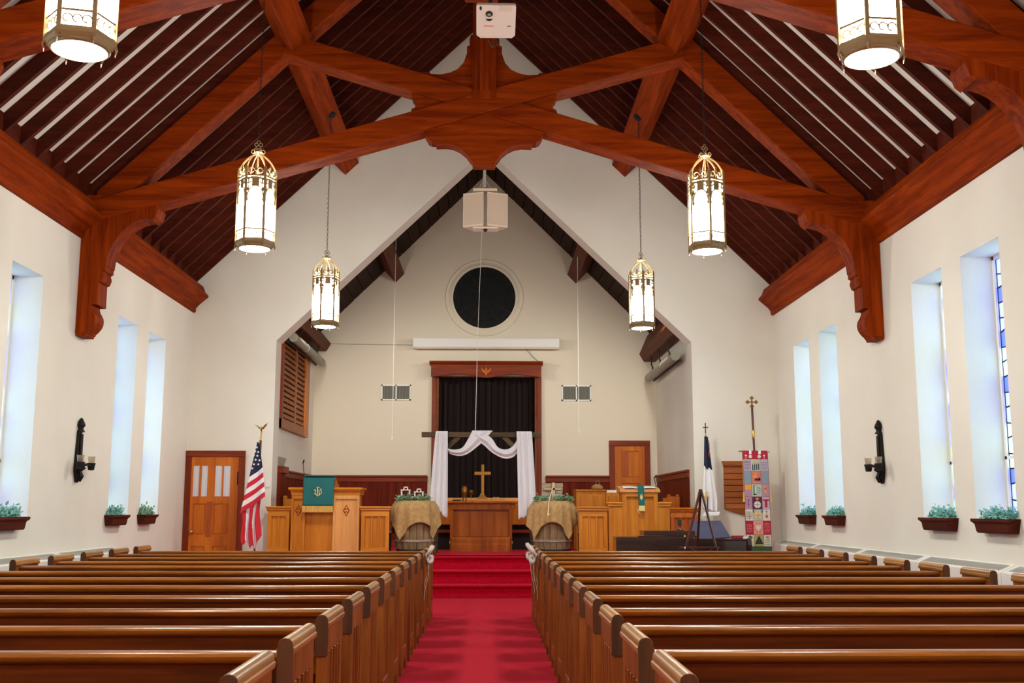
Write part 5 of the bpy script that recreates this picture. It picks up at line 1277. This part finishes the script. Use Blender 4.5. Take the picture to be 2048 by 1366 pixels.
# header motifs
def head(m):
    z = 2.085
    for u, k in ((.12,0),(.86,0)):
        x = bxz(u,z); m.prism([(x-.02,z+.025),(x+.02,z+.025),(x+.004,z),(x+.003,z-.022),(x+.014,z-.03),(x-.014,z-.03),(x-.003,z-.022),(x-.004,z)], 'y', BY-.010, BY-.006)
    for u in (.3,.66): m.lathe([(0,BY-.010),(.026,BY-.010),(.026,BY-.006)], (bxz(u,z),0,z), 16, 'y')
part(t, 'header_motifs', 'q_cream', head, kind='stuff')
mo(0,1,'candles','navy', lambda m,x,z: [sq(m, x-.045+k*.030, z-.035+.003*k, .013, .09) for k in range(4)])
mo(0,1,'flames','q_orange', lambda m,x,z: [m.prism([(x-.045+k*.030-.008,z+.02),(x-.045+k*.030+.008,z+.02),(x-.03+k*.030,z+.065)], 'y', YF, YK) for k in range(4)])
mo(0,0,'stitched_words','q_violet', lambda m,x,z: scrib(m,x,z,.09,.14,6,1)); mo(0,2,'stitched_words','q_teal', lambda m,x,z: scrib(m,x,z-.01,.09,.12,5,2))
mo(1,1,'ship','navy', lambda m,x,z: (sq(m,x+.02,z-.03,.085,.03), sq(m,x+.045,z-.015,.02,.03)))
mo(1,1,'sun','q_orange', lambda m,x,z: (disc(m,x-.015,z+.015,.024), sq(m,x-.015,z+.06,.012,.05), sq(m,x-.05,z+.015,.04,.008)))
mo(1,1,'stitched_words','q_cream', lambda m,x,z: scrib(m,x,z-.075,.12,.02,1,3))
mo(2,0,'orange_block','q_orange', lambda m,x,z: (sq(m,x,z+.045,.095,.07), sq(m,x-.03,z+.085,.015,.02), sq(m,x,z+.085,.015,.02), sq(m,x+.03,z+.085,.015,.02)))
mo(2,1,'candle','q_darkgreen', lambda m,x,z: (sq(m,x-.042,z+.01,.012,.14), sq(m,x-.03,z-.06,.05,.02)))
mo(2,1,'white_candle','q_cream', lambda m,x,z: (sq(m,x-.022,z+.0,.018,.10),))
mo(2,1,'leaves','q_teal', lambda m,x,z: [m.prism([(x+.02+a,z+b-.008),(x+.03+a,z+b),(x+.02+a,z+b+.012),(x+.012+a,z+b)], 'y', YF, YK) for a, b in ((0,0),(.02,.03),(.0,.04),(.02,-.03),(-.005,-.04),(.03,0))])
mo(2,2,'figure','q_orange', lambda m,x,z: (disc(m,x,z+.055,.014), sq(m,x,z+.0,.024,.09), sq(m,x,z+.025,.06,.014)))
mo(3,0,'anchor','q_violet', lambda m,x,z: (sq(m,x,z,.004,.13), sq(m,x,z+.04,.04,.004), sq(m,x,z-.02,.035,.004)))
mo(3,1,'globe','q_cream', lambda m,x,z: disc(m,x,z-.025,.052,20))
mo(3,1,'globe_lines','q_teal', lambda m,x,z: (m.box(x-.05,x+.05,YF-.002,YF,z-.028,z-.022), m.box(x-.003,x+.003,YF-.002,YF,z-.075,z+.02)))
mo(3,1,'globe_cross','q_orange', lambda m,x,z: (sq(m,x,z+.055,.010,.06), sq(m,x,z+.065,.05,.012), sq(m,x,z+.048,.03,.008)))
mo(3,2,'draped_shape','q_crimson', lambda m,x,z: (sq(m,x,z+.045,.10,.018), sq(m,x+.0,z-.01,.035,.11)))
mo(4,1,'butterfly_wings','q_orange', lambda m,x,z: [m.prism([(x,z+.01),(x+s*.05,z+.065),(x+s*.062,z+.03),(x+s*.03,z-.005),(x+s*.052,z-.045),(x+s*.02,z-.06)], 'y', YF, YK) for s in (-1,1)])
mo(4,1,'butterfly_spots','q_cream', lambda m,x,z: [m.lathe([(0,YF-.003),(.014,YF-.003),(.014,YF)], (x+s*.03,0,z+a), 10, 'y') for s in (-1,1) for a in (.022,-.028)])
mo(4,1,'leaf_corners','q_darkgreen', lambda m,x,z: [m.prism([(x+s*.075,z+.08),(x+s*.055,z+.08),(x+s*.06,z+.03),(x+s*.072,z+.04)], 'y', YF, YK) for s in (-1,1)])
mo(4,0,'stitched_words','q_teal', lambda m,x,z: scrib(m,x,z,.09,.12,4,7)); mo(4,0,'pink_cross','q_pink', lambda m,x,z: (sq(m,x,z-.02,.008,.10), sq(m,x,z-.01,.08,.006)))
mo(4,2,'rose','q_rose', lambda m,x,z: (disc(m,x,z-.02,.024,8),)); mo(4,2,'stem_cross','q_teal', lambda m,x,z: (sq(m,x,z+.045,.005,.07), sq(m,x,z+.05,.05,.005)))
mo(5,1,'dove','q_cream', lambda m,x,z: m.prism([(x,z+.055),(x+.012,z+.02),(x+.045,z+.05),(x+.035,z-.01),(x+.01,z-.03),(x,z-.055),(x-.01,z-.03),(x-.035,z-.01),(x-.045,z+.05),(x-.012,z+.02)], 'y', YF, YK))
mo(5,1,'hearts','q_rose', lambda m,x,z: [disc(m,x+.06*math.cos(a),z+.065*math.sin(a),.010,7) for a in [i*PI/4+.4 for i in range(8)]])
mo(5,0,'stitched_words','q_pink', lambda m,x,z: scrib(m,x,z-.01,.085,.13,5,11)); mo(5,2,'stitched_words','q_pink', lambda m,x,z: scrib(m,x,z,.085,.15,7,12))
mo(6,0,'clover','q_darkgreen', lambda m,x,z: (disc(m,x-.02,z+.045,.016,9), disc(m,x+.02,z+.045,.016,9), disc(m,x,z+.06,.016,9), sq(m,x,z+.02,.006,.04)))
mo(6,0,'stitched_words','q_teal', lambda m,x,z: scrib(m,x,z-.035,.085,.07,3,13)); mo(6,2,'stitched_words','q_teal', lambda m,x,z: scrib(m,x,z-.03,.085,.09,3,14))
mo(6,1,'triangle','black', lambda m,x,z: m.prism([(x-.062,z-.05),(x+.062,z-.05),(x,z+.072)], 'y', YF, YK))
mo(6,1,'inner_triangle','q_teal', lambda m,x,z: (m.bar((x-.018,YF-.002,z-.028),(x+.018,YF-.002,z-.028),.003,.004), m.bar((x-.018,YF-.002,z-.028),(x,YF-.002,z+.012),.003,.004), m.bar((x+.018,YF-.002,z-.028),(x,YF-.002,z+.012),.003,.004)))
mo(6,2,'rings','q_violet', lambda m,x,z: [m.torus((x+a,YF,z+b), .014, .002, 14, 4, 'y') for a, b in ((-.013,.05),(.013,.05),(0,.028))])
for x, z0 in ((3.925,2.1),(4.34,1.75)):
    part(t, 'side_tassel', 'gold_fringe', lambda m: (m.tube([(x,16.39,z0),(x+.004,16.38,1.55)], .003, 4), m.lathe([(0,1.56),(.012,1.54),(.010,1.52),(.02,1.40),(0,1.40)], (x+.004,16.38,0), 8)))

# ------------------------------------------------------------------ piano
t = thing('grand_piano', 'dark grand piano with one raised glossy panel in front of the right rail', 'piano', (2.8, 15.6, 0))
outl = [(1.86,15.32),(3.72,15.30),(3.74,15.45),(3.72,15.9),(3.5,16.25),(3.0,16.38),(2.5,16.25),(2.15,16.02),(1.88,15.9)]
part(t, 'case', 'ebony', lambda m: m.prism(outl, 'z', .60, .875), bevel=.01)
part(t, 'left_rim', 'ebony', lambda m: m.box(1.86,2.95,15.30,15.34,.62,.905), bevel=.005)
part(t, 'closed_lid', 'ebony', lambda m: m.prism([(1.86,15.33),(2.95,15.33),(2.95,16.25),(2.5,16.22),(2.15,16.0),(1.88,15.9)], 'z', .88, .905), bevel=.005)
part(t, 'folded_lid', 'ebony', lambda m: m.box(2.27,2.99,15.42,15.9,.925,.99), bevel=.006)
part(t, 'lid_plank', 'ebony', lambda m: m.box(2.18,3.0,15.36,15.44,.908,.922), bevel=.003)
part(t, 'prop_stick', 'piano_black', lambda m: m.bar((2.55,15.35,.915),(2.96,15.35,.925), .02, .02))
part(t, 'prop_knob', 'brass', lambda m: m.lathe([(0,15.31),(.016,15.315),(.016,15.34),(0,15.345)], (2.83,0,.915), 10, 'y'), smooth=True)
part(t, 'raised_panel', 'piano_panel', lambda m: m.add([(3.0,15.42,.875),(3.50,15.42,.90),(3.41,15.66,1.13),(2.965,15.66,1.125),(3.0,15.44,.865),(3.50,15.44,.89),(3.41,15.68,1.12),(2.965,15.68,1.115)], [(0,1,2,3),(7,6,5,4),(0,4,5,1),(1,5,6,2),(2,6,7,3),(3,7,4,0)]))
part(t, 'top_edge', 'piano_black', lambda m: m.box(2.98,3.74,15.27,15.42,.862,.885), bevel=.006)
part(t, 'front_board', 'piano_black', lambda m: m.box(3.0,3.72,15.27,15.30,.62,.862), bevel=.006)
part(t, 'cheek', 'piano_black', lambda m: m.prism([(15.24,.62),(15.22,.80),(15.25,.89),(15.40,.905),(15.40,.62)], 'x', 3.69, 3.75), bevel=.006)
for x, y in ((2.0,15.5),(3.6,15.4),(3.0,16.2)):
    part(t, 'leg', 'ebony', lambda m: m.lathe([(.05,0),(.05,.04),(.035,.06),(.055,.45),(.07,.60)], (x,y,0), 12), smooth=True)
m = MB(); m.box(3.50,3.67,15.31,15.42,.886,.905); m.m = 1; m.box(3.50,3.665,15.31,15.42,.905,.925)
tag(m.build('book', ['red_book','red_book'], bevel=.003), 'red hymn book lying on the right end of the piano', 'book')
m = MB(); m.box(3.645,3.71,15.28,15.305,.886,.915)
tag(m.build('card', 'paper'), 'small white card beside the red book on the piano', 'card')
t = thing('piano_lamp', 'white bar shaped lamp above the raised piano panel', 'lamp', (3.3,15.9,.875))
part(t, 'lamp_stem', 'white_paint', lambda m: m.tube([(3.28,15.95,.875),(3.28,15.95,1.20)], .008, 8))
part(t, 'lamp_shade', 'white_paint', lambda m: m.prism([(3.21,1.19),(3.43,1.20),(3.45,1.255),(3.23,1.245)], 'y', 15.85, 15.97), bevel=.006)
t = thing('desk_microphone', 'black microphone standing on the folded piano lid', 'microphone', (2.83,15.7,.99))
part(t, 'mic_stand', 'mic', lambda m: (m.lathe([(.045,.99),(.045,1.0),(.01,1.01)], (2.83,15.7,0), 12), m.tube([(2.83,15.7,1.0),(2.83,15.7,1.08)], .008, 6)), kind='stuff')
part(t, 'mic_head', 'mic', lambda m: m.box(2.80,2.85,15.67,15.73,1.06,1.15), bevel=.008)
part(t, 'mic_flex', 'tube_grey', lambda m: m.tube([(2.80,15.66,1.03),(2.84,15.65,1.0)], .006, 5))

# easel
t = thing('easel', 'dark wooden display easel standing empty in front of the piano', 'easel', (2.8,14.2,0))
part(t, 'front_leg', 'easel_wood', lambda m: m.bar((2.845,14.2,1.55),(2.39,14.05,0), .030, .022))
part(t, 'front_leg', 'easel_wood', lambda m: m.bar((2.855,14.2,1.55),(3.19,14.05,0), .045, .022))
part(t, 'rear_leg', 'easel_wood', lambda m: m.bar((2.85,14.22,1.50),(2.82,14.75,0), .03, .02))
part(t, 'shelf_bar', 'easel_wood', lambda m: m.box(2.53,3.06,14.06,14.11,.79,.815), bevel=.003)
part(t, 'lower_bar', 'easel_wood', lambda m: m.box(2.60,3.03,14.09,14.12,.755,.772), bevel=.003)
part(t, 'loose_cord', 'rope', lambda m: m.tube([(2.70,14.1,.79),(2.78,14.08,.72),(2.88,14.08,.71),(2.95,14.1,.79)], .003, 5), smooth=True)
part(t, 'peg', 'knob_glass', lambda m: m.lathe([(0,14.045),(.012,14.05),(.008,14.07)], (2.60,0,.80), 8, 'y'))
